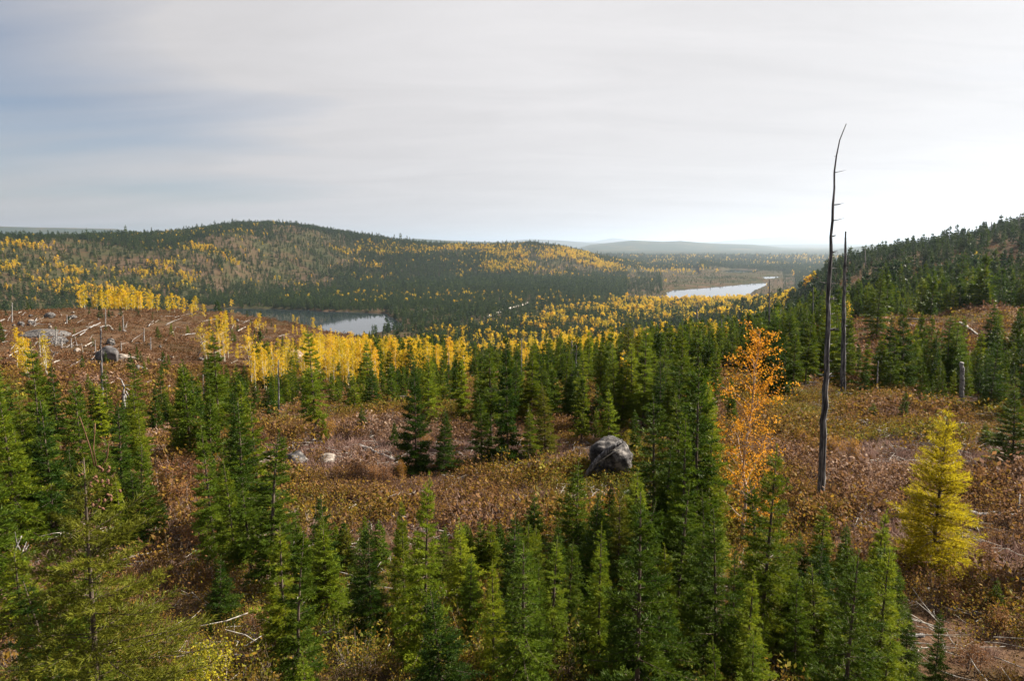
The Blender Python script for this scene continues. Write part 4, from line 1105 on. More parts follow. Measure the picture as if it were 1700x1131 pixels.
rock(80, 528, 14, 7, 20, M['granite'], 'grey boulder on the hillside crest')
rock(118, 530, 12, 5, 21, M['granite'], 'dark flat boulder on the hillside crest below the golden fringe')
rock(57, 562, 62, 9, 22, M['granite'], 'broad pale rock slab on the bare hillside', 'rock', 0.45)
rock(84, 571, 36, 8, 23, M['granite'], 'grey rock ledge below the broad pale slab', 'rock', 0.42)
rock(488, 597, 26, 15, 24, simple_mat('pink_rock', (0.20, 0.13, 0.12), (0.42, 0.32, 0.30), (1, 1, 1)), 'pinkish rock among golden aspens', 'rock', 0.4)
rock(332, 599, 10, 5, 25, M['granite'], 'dark stone under the tripod of bleached poles', 'rock')
RQ = [(random.uniform(0, 440), random.uniform(524, 645)) for _ in range(26)]; RW = where_words([q[0] for q in RQ], [q[1] for q in RQ], [1] * 26, 'small stone', ['pale'])
for q in range(26):
    uq, vq = RQ[q]
    rock(uq, vq, random.uniform(4, 9), random.uniform(2.5, 4.5), 40 + q, random.choice([M['paleslab'], M['granite']]), RW[q][0], 'stone', 0.35, 2, RW[q][1] or 'stones strewn over the bare hillside')


# ------------------------------------------------------------------ dead wood
def px2world(u, v, r):
    a, t = ray(u, v); a, t = float(a), float(t)
    return np.array([r * math.sin(a), r * math.cos(a), -t * r])


def snag(pts, rpx, label, mat='charred', stubs=0, group=None, name='snag', top=0.25, seed=0, sides=8, stublen=0.35, parts=True):
    """pts: photo pixels from the foot up; stands at the foot's distance"""
    rg = np.random.default_rng(seed + 900)
    x, y, z, r = at(*pts[0]); base = np.array([x, y, z - 0.15])
    P = [px2world(u, v, r) for u, v in pts]; P[0] = base
    P = np.array(P); n = 26
    tt = np.concatenate([[0], np.cumsum(np.linalg.norm(np.diff(P, axis=0), axis=1))]); tt /= tt[-1]
    t = np.linspace(0, 1, n); path = np.stack([pchip(tt, P[:, k], t) for k in range(3)], -1)
    path[1:-1] += rg.normal(0, rpx / F * r * 0.12, (n - 2, 3)) * np.array([1, 1, 0])
    R0 = rpx / F * r; rad = R0 * (1 - (1 - top) * t ** 1.15); rad[0] *= 1.15
    loc = base.copy(); V, Fq = tube(path - loc, rad, sides, 0.10, rg)
    b = Bag(); b.add(V, Fq)
    e = link(name, None, loc=tuple(loc)) if stubs and parts else None
    tr = link('trunk' if e else name, b.mesh('snag_trunk', M[mat]), e, None if e else tuple(loc))
    tag(e or tr, label, 'dead tree', group)
    if e:
        for k in range(stubs):
            f = rg.uniform(0.18, 0.97); i = int(f * (n - 1)); p = path[i] - loc; az = rg.uniform(-0.6, 0.6) + (0 if rg.random() < 0.85 else math.pi)
            L = stublen * rg.uniform(0.35, 1.1); d = np.array([math.cos(az), math.sin(az), rg.uniform(-0.1, 0.35)])
            q = np.array([p, p + d * L * 0.55, p + d * L + np.array([0, 0, 0.03 * L])])
            V, Fq = tube(q, [rad[i] * 0.34 + 0.004, rad[i] * 0.2 + 0.003, 0.003], 5); c = Bag(); c.add(V, Fq); link('branch_stub', c.mesh('branch_stub', M[mat]), e)
    return e or tr


snag([(1362, 838), (1366, 740), (1372, 600), (1377, 480), (1380, 400), (1383, 330), (1385, 280), (1391, 245), (1405, 205)], 5.6, 'tall black weathered snag with a bent tip and short stubs, rising above the horizon', stubs=34, top=0.10, seed=1, sides=14, stublen=0.40)
snag([(1400, 657), (1400, 560), (1402, 470), (1404, 384)], 4.2, 'second snag, straight and broken topped, right behind the tall bent one', stubs=14, top=0.30, seed=2, stublen=0.45)
snag([(1597, 677), (1597, 602)], 3.4, 'short broken grey stub between green spruces, right of the snags', 'greywood', 0, top=0.8, seed=3)
for k, (a, b_, w, lb) in enumerate([
        ((170, 690), (167, 545), 2.2, 'thin black pole standing before the bare hillside'),
        ((463, 706), (462, 598), 1.7, 'slim black pole by the golden grove'),
        ((949, 660), (949, 566), 1.8, 'left one of the paired dead poles in the middle stand'),
        ((955, 662), (957, 574), 1.5, 'right one of the paired dead poles in the middle stand'),
        ((1157, 560), (1157, 508), 2.2, 'dark broken pole below the winding lake'),
        ((1277, 580), (1277, 464), 1.6, 'thin tall pole left of the bent snag against the slope'),
        ((1349, 590), (1350, 478), 1.5, 'thin pole between the bent snag and the thin tall pole'),
        ((1195, 606), (1198, 530), 1.7, 'dark pole behind the orange birch'),
        ((1294, 600), (1296, 515), 1.4, 'grey slim pole right of the thin tall pole'),
        ((1036, 656), (1035, 582), 1.6, 'dark pole in the stand behind the boulder'),
        ((865, 660), (866, 562), 1.2, 'faint slim pole right of the tallest middle spruce'),
        ((66, 592), (65, 556), 1.4, 'pale standing pole on the hillside left of the slab'),
        ((92, 575), (93, 546), 1.2, 'short pole behind the rocky slab'),
        ((102, 579), (102, 561), 1.6, 'stubby grey pole below the rocky slab'),
        ((118, 578), (118, 562), 1.3, 'stubby pole right of the grey rock ledge'),
        ((175, 545), (175, 512), 1.0, 'slim pole on the crest above the dark hillside boulder'),
        ((20, 536), (20, 503), 1.0, 'slim pole on the crest near the left edge'),
        ((205, 548), (204, 524), 1.0, 'slim pole on the crest right of the black pole'),
        ((239, 568), (239, 545), 1.1, 'grey pole on the hillside below the crest'),
        ((111, 540), (111, 523), 1.0, 'thin pole standing by the flat crest boulder'),
        ((158, 585), (158, 565), 1.0, 'short pole left of the small dark boulder'),
        ((201, 586), (201, 568), 1.0, 'short pole right of the small dark boulder'),
        ((250, 583), (250, 560), 1.0, 'short grey pole on the right of the hillside'),
        ((1645, 392), (1646, 368), 1.3, 'bare pole on the right skyline'),
        ((1690, 384), (1694, 354), 1.4, 'bare pole at the right end of the skyline'),
        ((1652, 392), (1654, 371), 1.0, 'thinner bare pole on the right skyline'),
        ((1437, 440), (1436, 414), 1.0, 'faint thin pole on the ridge between haze and slope'),
        ((1455, 668), (1458, 600), 1.2, 'slender dead pole behind the heath rise'),
        ((1118, 640), (1118, 575), 1.2, 'slender dead pole behind the slim spruces'),
        ((1560, 660), (1562, 600), 1.2, 'dead pole in the band left of the grey stub'),
        ((745, 640), (745, 585), 1.0, 'dead pole in the golden trees of the middle'),
        ((338, 690), (337, 622), 1.1, 'thin dead pole above the brown thicket')]):
    snag([a, b_], w, lb, 'charred' if k in (0, 1, 2, 3, 4, 5, 6, 7, 9) else 'greywood', stubs=(10 if k in (0, 1, 2, 3, 5, 9) else 0), top=0.45, seed=10 + k, group='slim dead poles', sides=6, stublen=0.5)


def limb_px(pts, w, r):
    return np.array([px2world(u, v, r) for u, v in pts]), w / F * r


def log(pts, wpx, mat, label, lift=0.5, name='fallen_log', cat='log', group=None, branches=(), seed=0, end=0.55, rmax=600):
    """pts: photo pixels where the log lies on the ground"""
    rg = np.random.default_rng(seed + 500)
    W = [at(u, v, rmax=rmax) for u, v in pts]; r = np.mean([w[3] for w in W]); rad0 = wpx / 2 / F * r
    P = np.array([[w[0], w[1], w[2]] for w in W]); tt = np.concatenate([[0], np.cumsum(np.linalg.norm(np.diff(P, axis=0), axis=1))]); tt /= tt[-1]
    n = 14; t = np.linspace(0, 1, n); path = np.stack([np.interp(t, tt, P[:, k]) for k in range(3)], -1)
    base_z = path[:, 2]; gz = height(path[:, 0], path[:, 1]); path[:, 2] = np.maximum(path[:, 2], gz * 0.7 + base_z * 0.3) + rad0 * 0.7 + lift * (0.16 if r < 90 else 0.55)
    path[1:-1] += rg.normal(0, rad0 * 0.25, (n - 2, 3))
    loc = path.mean(0); rad = rad0 * (1 - (1 - end) * t)
    V, Fq = tube(path - loc, rad, 7, 0.10, rg); b = Bag(); b.add(V, Fq); 
    if branches:
        e = link(name, None, loc=tuple(loc)); link('trunk', b.mesh('log_trunk', M[mat]), e)
        for f, dx, dy, dz, L in branches:
            p = path[int(f * (n - 1))] - loc; d = np.array([dx, dy, dz], float)
            q = np.array([p, p + d * L * 0.5 + rg.normal(0, 0.04, 3) * L, p + d * L + np.array([0, 0, -0.1 * L])])
            V, Fq = tube(q, [rad0 * 0.45, rad0 * 0.3, rad0 * 0.08], 5); c = Bag(); c.add(V, Fq); link('branch', c.mesh('log_branch', M[mat]), e)
    else:
        e = link(name, b.mesh('fallen_log', M[mat]), loc=tuple(loc))
    tag(e, label, cat, group); return e


LOGS = [
    ([(1262, 741), (1300, 727), (1360, 717), (1440, 702)], 6, 'bleached', 'long pale fallen trunk across the orange heath behind the tall snag', [(0.15, -0.5, 0.3, 0.7, 0.5), (0.6, 0.4, 0.3, 0.5, 0.6)]),
    ([(1465, 665), (1502, 660)], 5, 'greywood', 'short grey log on the far rim of the orange heath', []),
    ([(1608, 860), (1660, 862), (1725, 864)], 9, 'greywood', 'thick dark log running out of view right of the golden larch', [(0.75, 0.5, 0.6, 0.8, 0.9)]),
    ([(597, 745), (625, 756), (655, 769)], 7, 'greywood', 'grey log pointing at the tall double looking dark spruce', []),
    ([(752, 787), (810, 794), (885, 809)], 6, 'greywood', 'grey branched log below the tallest middle spruce', [(0.3, 0.5, 0.5, 0.4, 0.6), (0.5, 0.6, 0.3, 0.5, 0.9), (0.7, 0.8, -0.2, 0.3, 0.7), (0.85, 0.6, 0.4, 0.2, 0.8)]),
    ([(770, 796), (868, 803)], 4, 'greywood', 'thinner grey log lying along the branched one', []),
    ([(482, 749), (519, 713)], 4, 'bleached', 'left one of the two thin pale sticks above the clearing rocks', []),
    ([(517, 737), (562, 719)], 3.5, 'bleached', 'right one of the two thin pale sticks above the clearing rocks', []),
    ([(495, 752), (580, 746)], 3, 'bleached', 'thin pale stick lying behind the clearing rocks', []),
    ([(598, 753), (640, 752)], 3, 'bleached', 'pale stick crossing under the grey log', []),
    ([(612, 856), (628, 822)], 4.5, 'bleached', 'white stick pointing down the pink clearing', []),
    ([(565, 858), (592, 843)], 4, 'bleached', 'pale stick at the lower left of the pink clearing', []),
    ([(732, 823), (775, 794)], 4, 'bleached', 'white stick below the grey branched log', []),
    ([(822, 846), (834, 823)], 4, 'bleached', 'short white stick right of the pink clearing', []),
    ([(586, 780), (602, 765)], 3, 'bleached', 'small pale stick left of the grey log', []),
    ([(1275, 692), (1285, 674)], 4, 'bleached', 'short pale stick beside the orange birch top', []),
    ([(1593, 541), (1625, 563)], 3.5, 'bleached', 'pale log sloping over the red bare ridge', []),
    ([(1505, 533), (1560, 536)], 2, 'greywood', 'thin grey stick across the red bare ridge', []),
    ([(1370, 1082), (1450, 1074), (1532, 1066)], 13, 'charred', 'dark rotting trunk in the shade at the bottom right', [(0.4, -0.3, -0.4, 0.5, 0.8), (0.7, 0.2, -0.5, 0.4, 0.9)]),
    ([(1640, 969), (1715, 972)], 8, 'greywood', 'grey log in the shaded heath at the right edge', []),
    ([(1510, 985), (1566, 991)], 8, 'greywood', 'grey root like log under the golden larch', [(0.2, 0.2, 0.3, 0.5, 0.6), (0.5, -0.5, 0.3, 0.4, 0.7), (0.8, 0.5, 0.2, 0.5, 0.5)]),
    ([(858, 917), (888, 930)], 7, 'greywood', 'short brown grey log half hidden above the front spruces', []),
    ([(1380, 842), (1430, 844)], 5, 'greywood', 'grey stick on the heath at the foot of the tall snag', []),
    ([(1455, 848), (1485, 832)], 4, 'bleached', 'thin curved pale branch left of the golden larch', []),
    ([(1640, 845), (1700, 822)], 3, 'greywood', 'thin twig like branch above the thick dark log', []),
    ([(1340, 835), (1352, 820)], 3, 'bleached', 'little bleached branch left of the snag foot', []),
]
for k, (pts, w, mt, lb, br) in enumerate(LOGS): log(pts, w, mt, lb, branches=br, seed=k, group='fallen logs and sticks')
HS = [((11, 598), (42, 577)), ((29, 579), (42, 568)), ((57, 613), (83, 602)), ((85, 607), (99, 602)), ((120, 561), (141, 550)), ((133, 560), (142, 553)), ((88, 566), (108, 562)), ((150, 547), (167, 538)),
      ((166, 546), (181, 543)), ((181, 543), (188, 551)), ((247, 544), (255, 534)), ((115, 613), (138, 599)), ((175, 631), (192, 619)), ((182, 602), (197, 594)), ((244, 665), (256, 657)), ((122, 521), (128, 512)),
      ((59, 536), (62, 530)), ((37, 625), (44, 616)), ((141, 578), (155, 571)), ((0, 536), (8, 532)), ((207, 614), (222, 611)), ((262, 600), (273, 604)), ((280, 646), (290, 641)), ((300, 560), (325, 556)), ((395, 552), (408, 545)),
      ((430, 560), (450, 563)), ((345, 640), (352, 628)), ((92, 575), (110, 580)), ((6, 604), (22, 606)), ((420, 610), (432, 601))]
HW = where_words([(a[0] + b_[0]) / 2 for a, b_ in HS], [(a[1] + b_[1]) / 2 for a, b_ in HS], [abs(a[0] - b_[0]) for a, b_ in HS], 'log', ['bleached', 'bleached', 'bleached'])
for k, (a, b_) in enumerate(HS):
    log([a, b_], random.uniform(1.2, 1.9), 'bleached' if k % 3 == 0 else 'greywood', HW[k][0], seed=60 + k, group=HW[k][1] or 'bleached logs on the bare hillside')
ST = [(random.uniform(0, 480), random.uniform(522, 648)) for _ in range(110)]; SW = where_words([q[0] for q in ST], [q[1] for q in ST], [1] * 110, 'thin stick', [''])
for k in range(110):
    u0, v0 = ST[k]; L = random.uniform(8, 34); a = random.gauss(-0.55, 0.6)
    log([(u0, v0), (u0 + L * math.cos(a), max(519, v0 + L * math.sin(a) * 0.6))], random.uniform(0.5, 0.95), random.choice(['bleached', 'greywood', 'greywood']), SW[k][0], seed=200 + k,
        name='fallen_stick', cat='stick', group=SW[k][1] or 'thin sticks strewn over the bare hillside', end=0.4)
# two bleached poles leaning together and a third across
x, y, z, r = at(332, 597)
tp = link('leaning_poles', None, loc=(x, y, z)); tag(tp, 'tripod of bleached poles leaning together on the hillside', 'dead tree')
for (a, b_) in [((322, 595), (342, 566)), ((335, 596), (341, 568)), ((349, 590), (337, 571))]:
    P = np.array([px2world(*a, r), px2world(*b_, r)]); P[0][1] += random.uniform(-1, 1); P[0][2] = height(P[0][0], P[0][1])
    V, Fq = tube(P - np.array([x, y, z]), [0.16, 0.07], 6); b = Bag(); b.add(V, Fq); link('pole', b.mesh('pole', M['bleached']), tp)

# the log that leans on the boulder
x, y, z, r = at(1018, 797); base = np.array([x, y, z]); pts = [(969, 783), (990, 766), (1012, 746), (1034, 732)]
P = np.array([px2world(u, v, r - 0.55 + k * 0.12) for k, (u, v) in enumerate(pts)]); P[0][2] = height(P[0][0], P[0][1]) + 0.1
e = link('leaning_log', None, loc=tuple(P[0])); tag(e, 'charred split log leaning up against the grey boulder', 'log')
V, Fq = tube(P - P[0], [0.13, 0.12, 0.12, 0.09], 8, 0.15, np.random.default_rng(4)); b = Bag(); b.add(V, Fq); link('trunk', b.mesh('leaning_trunk', M['charred']), e)
Q = np.array([P[1] - P[0] + [0.05, -0.1, -0.05], P[2] - P[0] + [0.12, -0.16, -0.12], P[2] - P[0] + [0.45, -0.2, 0.05]])
V, Fq = tube(Q, [0.02, 0.03, 0.012], 5); b = Bag(); b.add(V, Fq); link('branch', b.mesh('leaning_branch', M['bleached']), e)


def dead_tree(pxlists, rs, mat, label, foot, seed=0):
    x, y, z, r = at(*foot); loc = np.array([x, y, z]); e = link('twisted_snag', None, loc=(x, y, z)); tag(e, label, 'dead tree'); rg = np.random.default_rng(seed)
    for k, (pl, w) in enumerate(zip(pxlists, rs)):
        P = np.array([px2world(u, v, r + (0 if k == 0 else rg.uniform(-0.03, 0.03) * r)) for u, v in pl]) - loc; n = 12
        tt = np.linspace(0, 1, len(P)); path = np.stack([pchip(tt, P[:, q], np.linspace(0, 1, n)) for q in range(3)], -1)
        V, Fq = tube(path, np.linspace(w, w * 0.25, n) / F * r, 6, 0.1, rg); b = Bag(); b.add(V, Fq); link('trunk' if k == 0 else 'branch', b.mesh('twisted', M[mat]), e)


dead_tree([[(207, 690), (205, 660), (206, 640)], [(206, 642), (202, 632), (197, 628)], [(207, 640), (216, 640), (228, 646)], [(209, 650), (220, 672), (231, 692)], [(208, 655), (214, 680), (224, 700)], [(205, 640), (200, 642), (196, 648)], [(210, 645), (222, 655), (226, 665)]],
          [3.2, 1.2, 1.0, 1.2, 1.1, .8, .8], 'greywood', 'twisted grey dead tree with drooping bare branches at the hillside foot', (207, 692), 5)
dead_tree([[(2, 1010), (14, 960), (25, 915), (36, 890)], [(33, 915), (27, 900), (25, 885)], [(20, 940), (36, 925), (44, 900)], [(30, 920), (42, 915), (48, 905)]], [3.0, 1.4, 1.4, 1.2], 'greywood',
          'pale crooked dead sapling in the shade at the left edge', (2, 1015), 6)

# gravel track beyond the valley trees
def track(pts, half):
    W = [at(u, v) for u, v in pts]; P = np.array([[w[0], w[1]] for w in W]); n = 30; t = np.linspace(0, 1, n); tt = np.linspace(0, 1, len(P))
    c = np.stack([pchip(tt, P[:, k], t) for k in range(2)], -1); d = norm(np.gradient(c, axis=0)); s_ = np.stack([-d[:, 1], d[:, 0]], -1) * half
    V = []
    for q in (-1, -0.33, 0.33, 1):
        p = c + s_ * q; V.append(np.column_stack([p, height(p[:, 0], p[:, 1]) + 0.9]))
    V = np.stack(V, 1).reshape(-1, 3); Fq = [(i * 4 + k, i * 4 + k + 1, i * 4 + k + 5, i * 4 + k + 4) for i in range(n - 1) for k in range(3)]
    tag(link('gravel_track', mesh_np('gravel_track', V, np.array(Fq), [M['road']], smooth=True)), 'pale gravel track running through the valley beyond the tallest middle spruce', 'track', kind='structure')


track([(806, 529), (835, 516), (876, 503)], 4.0)

# ------------------------------------------------------------------ birch, larch, cone bearing spruce, bright shrubs
def plant(name, cat, crown, trunk, u, vt, vb, label, group=None, wf=1.0, base_h=7.0, rz=0.0, tname='trunk'):
    x, y, z, r = at(u, vb); H = -float(ray(u, vt)[1]) * r - z; s = H / base_h
    e = link(name, None, loc=(x, y, z - 0.03), rot=(0, 0, rz), scale=(s * wf, s * wf, s)); tag(e, label, cat, group)
    link(tname, trunk, e); link('crown', crown, e); return e


bc, bt = broadleaf_meshes('birch', M['birch'], M['birchbark'], 301, H=7, R=1.6, n_leaves=4800, leaf=0.062, limbs=36, stems=1, low=0.10, up=0.85, trunk_r=0.05, sides=9, droopy=1.1, clump=0.22, lean=0.012)
plant('birch_tree', 'birch', bc, bt, 1225, 545, 905, 'orange leaved birch with a slim pale trunk, beside the tall dark spruces', rz=0.6)
lc, lt = conifer_meshes('larch', M['larch'], 310, H=5, R=1.55, whorls=40, per=6, n_needles=42000, cover=1.25, low=0.03, droop=-0.22, tip=0.05, aspect=6, thin_top=0.2, uneven=0.38, twigf=1.2, gap=0.16, expo=0.85, hang=0.1)
plant('larch_tree', 'larch', lc, lt, 1545, 672, 965, 'golden yellow larch glowing against the shaded heath', base_h=5.0)

M['cone_spruce'] = foliage_mat('olive_shoot_needles', [(0.0, (0.020, 0.032, 0.006)), (0.35, (0.055, 0.072, 0.009)), (0.84, (0.21, 0.21, 0.020))], 0.35, 0.45)
tall, tallt = conifer_meshes('cone_spruce', M['cone_spruce'], 320, H=5, R=1.9, whorls=26, per=6, n_needles=70000, cover=1.15, low=0.05, droop=0.0, tip=0.5, aspect=7, twigf=1.5, gap=0.08, expo=0.78, uneven=0.25, wood_r=0.5)
xb, yb, zb = px2world(168, 1215, 9.2); zb = float(height(xb, yb)); Hc = -float(ray(160, 762)[1]) * 9.2 - zb
e = link('spruce_tree', None, loc=(xb, yb, zb)); tag(e, 'cone bearing olive spruce with two bare brown leader shoots, nearest at the left', 'spruce')
c = link('crown', tall, e); c.scale = (Hc / 5,) * 3; c.rotation_euler = (0, 0, 1.0); c = link('trunk', tallt, e); c.scale = (Hc / 5,) * 3; c.rotation_euler = (0, 0, 1.0)
org = np.array([xb, yb, zb])
for pl, w in [([(157, 775), (150, 745), (140, 715), (132, 692)], 1.2), ([(160, 775), (155, 745), (157, 720), (158, 703)], 1.1), ([(165, 780), (178, 760), (180, 742), (181, 733)], 1.0)]:
    P = np.array([px2world(u, v, 9.2) for u, v in pl]) - org; V, Fq = tube(P, np.linspace(w, w * 0.6, 4) / F * 9.2, 6, 0.2, np.random.default_rng(3)); b = Bag(); b.add(V, Fq); link('leader_shoot', b.mesh('leader_shoot', M['stem']), e)
cone_me = None
b = Bag(); V, Fq = tube(np.array([[0, 0, 0], [0, 0, -0.012], [0, 0, -0.03], [0, 0, -0.05], [0, 0, -0.062]]), [0.006, 0.016, 0.02, 0.014, 0.004], 7, 0.1, np.random.default_rng(2)); b.add(V, Fq); cone_me = b.mesh('cone', M['cone'])
for k in range(30):
    p = px2world(random.gauss(166, 15), random.uniform(772, 845), 9.2 + random.uniform(-0.2, 0.15)) - org
    c = link('cone', cone_me, e, tuple(p), (random.uniform(-0.8, 0.8), random.uniform(-0.8, 0.8), 0), (0.8,) * 3)

SH = {}
for nm, mt, sd in [('ochre', foliage_mat('ochre_shrub_leaves', [(0, (0.30, 0.13, 0.03)), (0.5, (0.48, 0.27, 0.04)), (0.84, (0.60, 0.38, 0.05))], 0.45), 330), ('yellow', foliage_mat('yellow_shrub_leaves', [(0, (0.22, 0.24, 0.02)), (0.5, (0.55, 0.46, 0.03)), (0.84, (0.70, 0.55, 0.05))], 0.5), 331),
                   ('brown', foliage_mat('brown_shrub_leaves', [(0, (0.11, 0.05, 0.025)), (0.5, (0.25, 0.115, 0.045)), (0.84, (0.38, 0.20, 0.07))], 0.35), 332)]:
    SH[nm] = [broadleaf_meshes(nm + '_shrub', mt, M['twig'], sd + 10 * q, H=1.5, R=0.55, n_leaves=1300, leaf=0.05, limbs=9, stems=6, low=0.1, up=1.15, trunk_r=0.012, sides=4, clump=0.14) for q in range(2)]
BUSH = [
    ('ochre', 998, 825, 905, 1.2, 'ochre leaved shrub between the boulder and the front spruces'), ('yellow', 1138, 1002, 1065, 1.2, 'yellow green leafy shrub low in front of the spruce cluster'), ('yellow', 1120, 1030, 1100, 1.1, 'smaller yellow shrub beside the yellow green one'),
    ('yellow', 350, 1068, 1180, 1.2, 'bright yellow leaved shrub at the bottom left'), ('yellow', 310, 1095, 1190, 1.1, 'low yellow shrub left of the bright one at the bottom left'), ('ochre', 665, 765, 802, .8, 'small orange sapling at the foot of the grey log'),
    ('brown', 285, 762, 822, 1.3, 'leftmost brown shrub of the thicket'), ('brown', 312, 755, 815, 1.3, 'tallest brown shrub of the thicket'), ('brown', 338, 765, 828, 1.3, 'rightmost brown shrub of the thicket'), ('brown', 300, 800, 850, 1.3, 'brown shrub in front of the thicket'), ('brown', 325, 860, 912, 1.3, 'brown shrub in the gap below the thicket'), ('brown', 350, 875, 925, 1.2, 'brown shrub on the right of the gap below the thicket'),
    ('brown', 590, 768, 800, 1.5, 'dark brown shrub left of the orange sapling'), ('brown', 620, 772, 808, 1.5, 'dark brown shrub next to the orange sapling'), ('brown', 643, 775, 808, 1.5, 'low brown shrub touching the orange sapling'), ('ochre', 1240, 905, 945, 1.0, 'orange twig shrub under the birch'),
    ('ochre', 1215, 915, 962, 1.0, 'orange shrub in the shade under the birch'), ('ochre', 1385, 722, 760, 1.5, 'orange shrub on the heath beside the tall snag'), ('ochre', 1410, 728, 765, 1.4, 'orange shrub right of the one beside the tall snag'), ('ochre', 1330, 715, 745, 1.4, 'orange shrub left of the tall snag behind the pale trunk'),
    ('ochre', 1070, 505 + 40, 560, 1.2, 'orange shrub among dark spruces'), ('yellow', 1045, 715, 740, 1.3, 'yellowish shrub behind the boulder'), ('ochre', 1075, 720, 745, 1.3, 'orange shrub right behind the boulder'), ('ochre', 705, 720, 745, 1.2, 'ochre shrub between the dark spruces'),
    ('ochre', 545, 700, 730, 1.5, 'orange brown shrub left of the clearing sticks'), ('brown', 440, 715, 745, 1.5, 'brown shrub right of the slim pole'), ('ochre', 1475, 930, 980, 1.0, 'orange leaved shrub left under the larch'), ('brown', 1575, 975, 1020, 1.2, 'rust brown shrub right below the larch'),
    ('brown', 1640, 900, 945, 1.4, 'rust shrub below the thick dark log'), ('brown', 1660, 1010, 1060, 1.3, 'rust shrub low in the shaded corner'), ('brown', 1610, 1060, 1120, 1.3, 'dark rust shrub at the bottom right beside the olive young spruce'), ('brown', 470, 1060, 1110, 1.1, 'brown shrub at the bottom left of the front row'),
    ('brown', 420, 1010, 1060, 1.2, 'olive brown shrub between the two left front spruces'), ('brown', 520, 1040, 1090, 1.1, 'rust coloured shrub left of the grey green front spruce'),
]
for k, (nm, u, vt, vb, wf, lb) in enumerate(BUSH):
    cr, tr = SH[nm][k % 2]; plant('shrub', 'shrub', cr, tr, u, vt, vb, lb, wf=wf, base_h=1.5, rz=k * 1.3, tname='stems')

# ------------------------------------------------------------------ ground cover nobody could count
def heath_mesh(name, seed, n, leaf, rad, hgt, stems, wdt=0.5, mat='heath'):
    rg = np.random.default_rng(seed); Vs, Fs, fm, var = [], [], [], []; c = 0
    ns = stems; a = rg.uniform(0, 6.28, ns); q = rad * np.sqrt(rg.random(ns)) * 0.8
    bx_, by_ = q * np.cos(a) * 0.6, q * np.sin(a) * 0.6; tx, ty = q * np.cos(a) * 1.2, q * np.sin(a) * 1.2; th = hgt * rg.uniform(0.5, 1.1, ns)
    w = leaf * 0.07
    V = np.stack([np.stack([bx_ - w, by_, 0 * th], -1), np.stack([bx_ + w, by_, 0 * th], -1), np.stack([tx, ty, th], -1)], 1).reshape(-1, 3)
    Vs.append(V); Fs.append(np.arange(ns * 3).reshape(-1, 3)); fm.append(np.ones(ns)); var.append(np.full(ns, .5)); c = ns * 3
    k = rg.integers(0, ns, n); t = rg.uniform(0.35, 1.05, n)
    P = np.stack([bx_[k] + (tx - bx_)[k] * t, by_[k] + (ty - by_)[k] * t, th[k] * t], -1) + rg.normal(0, leaf * 0.6, (n, 3)) * np.array([1, 1, 0.5])
    d = norm(rg.normal(0, 1, (n, 3)) + np.array([0, 0, 0.55])); s_ = norm(np.cross(d, norm(rg.normal(0, 1, (n, 3)))))
    L = leaf * rg.uniform(0.6, 1.3, n)[:, None]
    V = np.stack([P, P + d * L * 0.5 + s_ * L * wdt * 0.5, P + d * L, P + d * L * 0.5 - s_ * L * wdt * 0.5], 1).reshape(-1, 3)
    Q = np.arange(n * 4).reshape(-1, 4) + c; T = np.vstack([Q[:, [0, 1, 2]], Q[:, [0, 2, 3]]])
    v = rg.random(n); Vs.append(V); Fs.append(T); fm.append(np.zeros(2 * n)); var.append(np.concatenate([v, v]))
    return mesh_np(name, np.vstack(Vs), np.vstack(Fs), [M[mat], M['twig']], var=np.concatenate(var), fmat=np.concatenate(fm))


M['grass'] = foliage_mat('dry_grass', [(0, (0.15, 0.085, 0.065)), (0.5, (0.27, 0.17, 0.14)), (0.84, (0.40, 0.30, 0.25))], 0.3, 0.6)


def grass_mesh(name, seed, n, L, rad, w):
    rg = np.random.default_rng(seed); P = np.zeros((n, 3)); P[:, :2] = rg.normal(0, rad * 0.5, (n, 2)); d = norm(rg.normal(0, 0.45, (n, 3)) + np.array([0, 0, 0.7])); l = L * rg.uniform(0.5, 1.2, n)[:, None]
    s_ = norm(np.cross(d, rg.normal(0, 1, (n, 3)))) * w * 0.5
    V = np.stack([P - s_, P + s_, P + d * l + np.array([0, 0, -0.1]) * l], 1).reshape(-1, 3)
    return mesh_np(name, V, np.arange(n * 3).reshape(-1, 3), [M['grass']], var=rg.random(n))


hs = []
for q in range(4): hs.append(source('heath_source', heath_mesh('heath_near', 400 + q, 80, 0.048, 0.28, 0.42, 14)))
for q in range(4): hs.append(source('heath_source', heath_mesh('heath_mid', 410 + q, 70, 0.090, 0.42, 0.48, 12)))
for q in range(3): hs.append(source('heath_source', heath_mesh('heath_far', 420 + q, 70, 0.19, 0.9, 0.42, 8, mat='heath' if q else 'heath_brown')))
for q in range(3): hs.append(source('heath_source', heath_mesh('heath_distant', 430 + q, 90, 0.26, 2.2, 0.30, 8, mat='heath_brown')))
gs = [source('grass_source', grass_mesh('grass_near', 440 + q, 60, 0.30, 0.30, 0.010)) for q in range(2)] + [source('grass_source', grass_mesh('grass_far', 450 + q, 60, 0.42, 0.8, 0.05)) for q in range(2)]


def cover(bands):
    P, S_, K = [], [], []
    for r0, r1, dens, ks, s0, s1 in bands:
        x, y, z, r, u, v = polar_points(r0, r1, dens)
        bare = fbm(x, y, 7, 4, 501); k = (rng.random(len(x)) < np.clip((0.66 - bare) * 9, 0.10, 1)) & seen(x, y, z, 1.0, 1.0)
        x, y, z = x[k], y[k], z[k]; n = len(x); big = fbm(x, y, 4, 3, 511)
        P.append(np.stack([x, y, z - 0.03], -1)); S_.append(rng.uniform(s0, s1, n) * (0.30 + 1.45 * big) * np.where(rng.random(n) < 0.07, 1.7, 1.0)); K.append(rng.integers(ks[0], ks[1], n))
    return np.concatenate(P), np.concatenate(S_), np.concatenate(K)


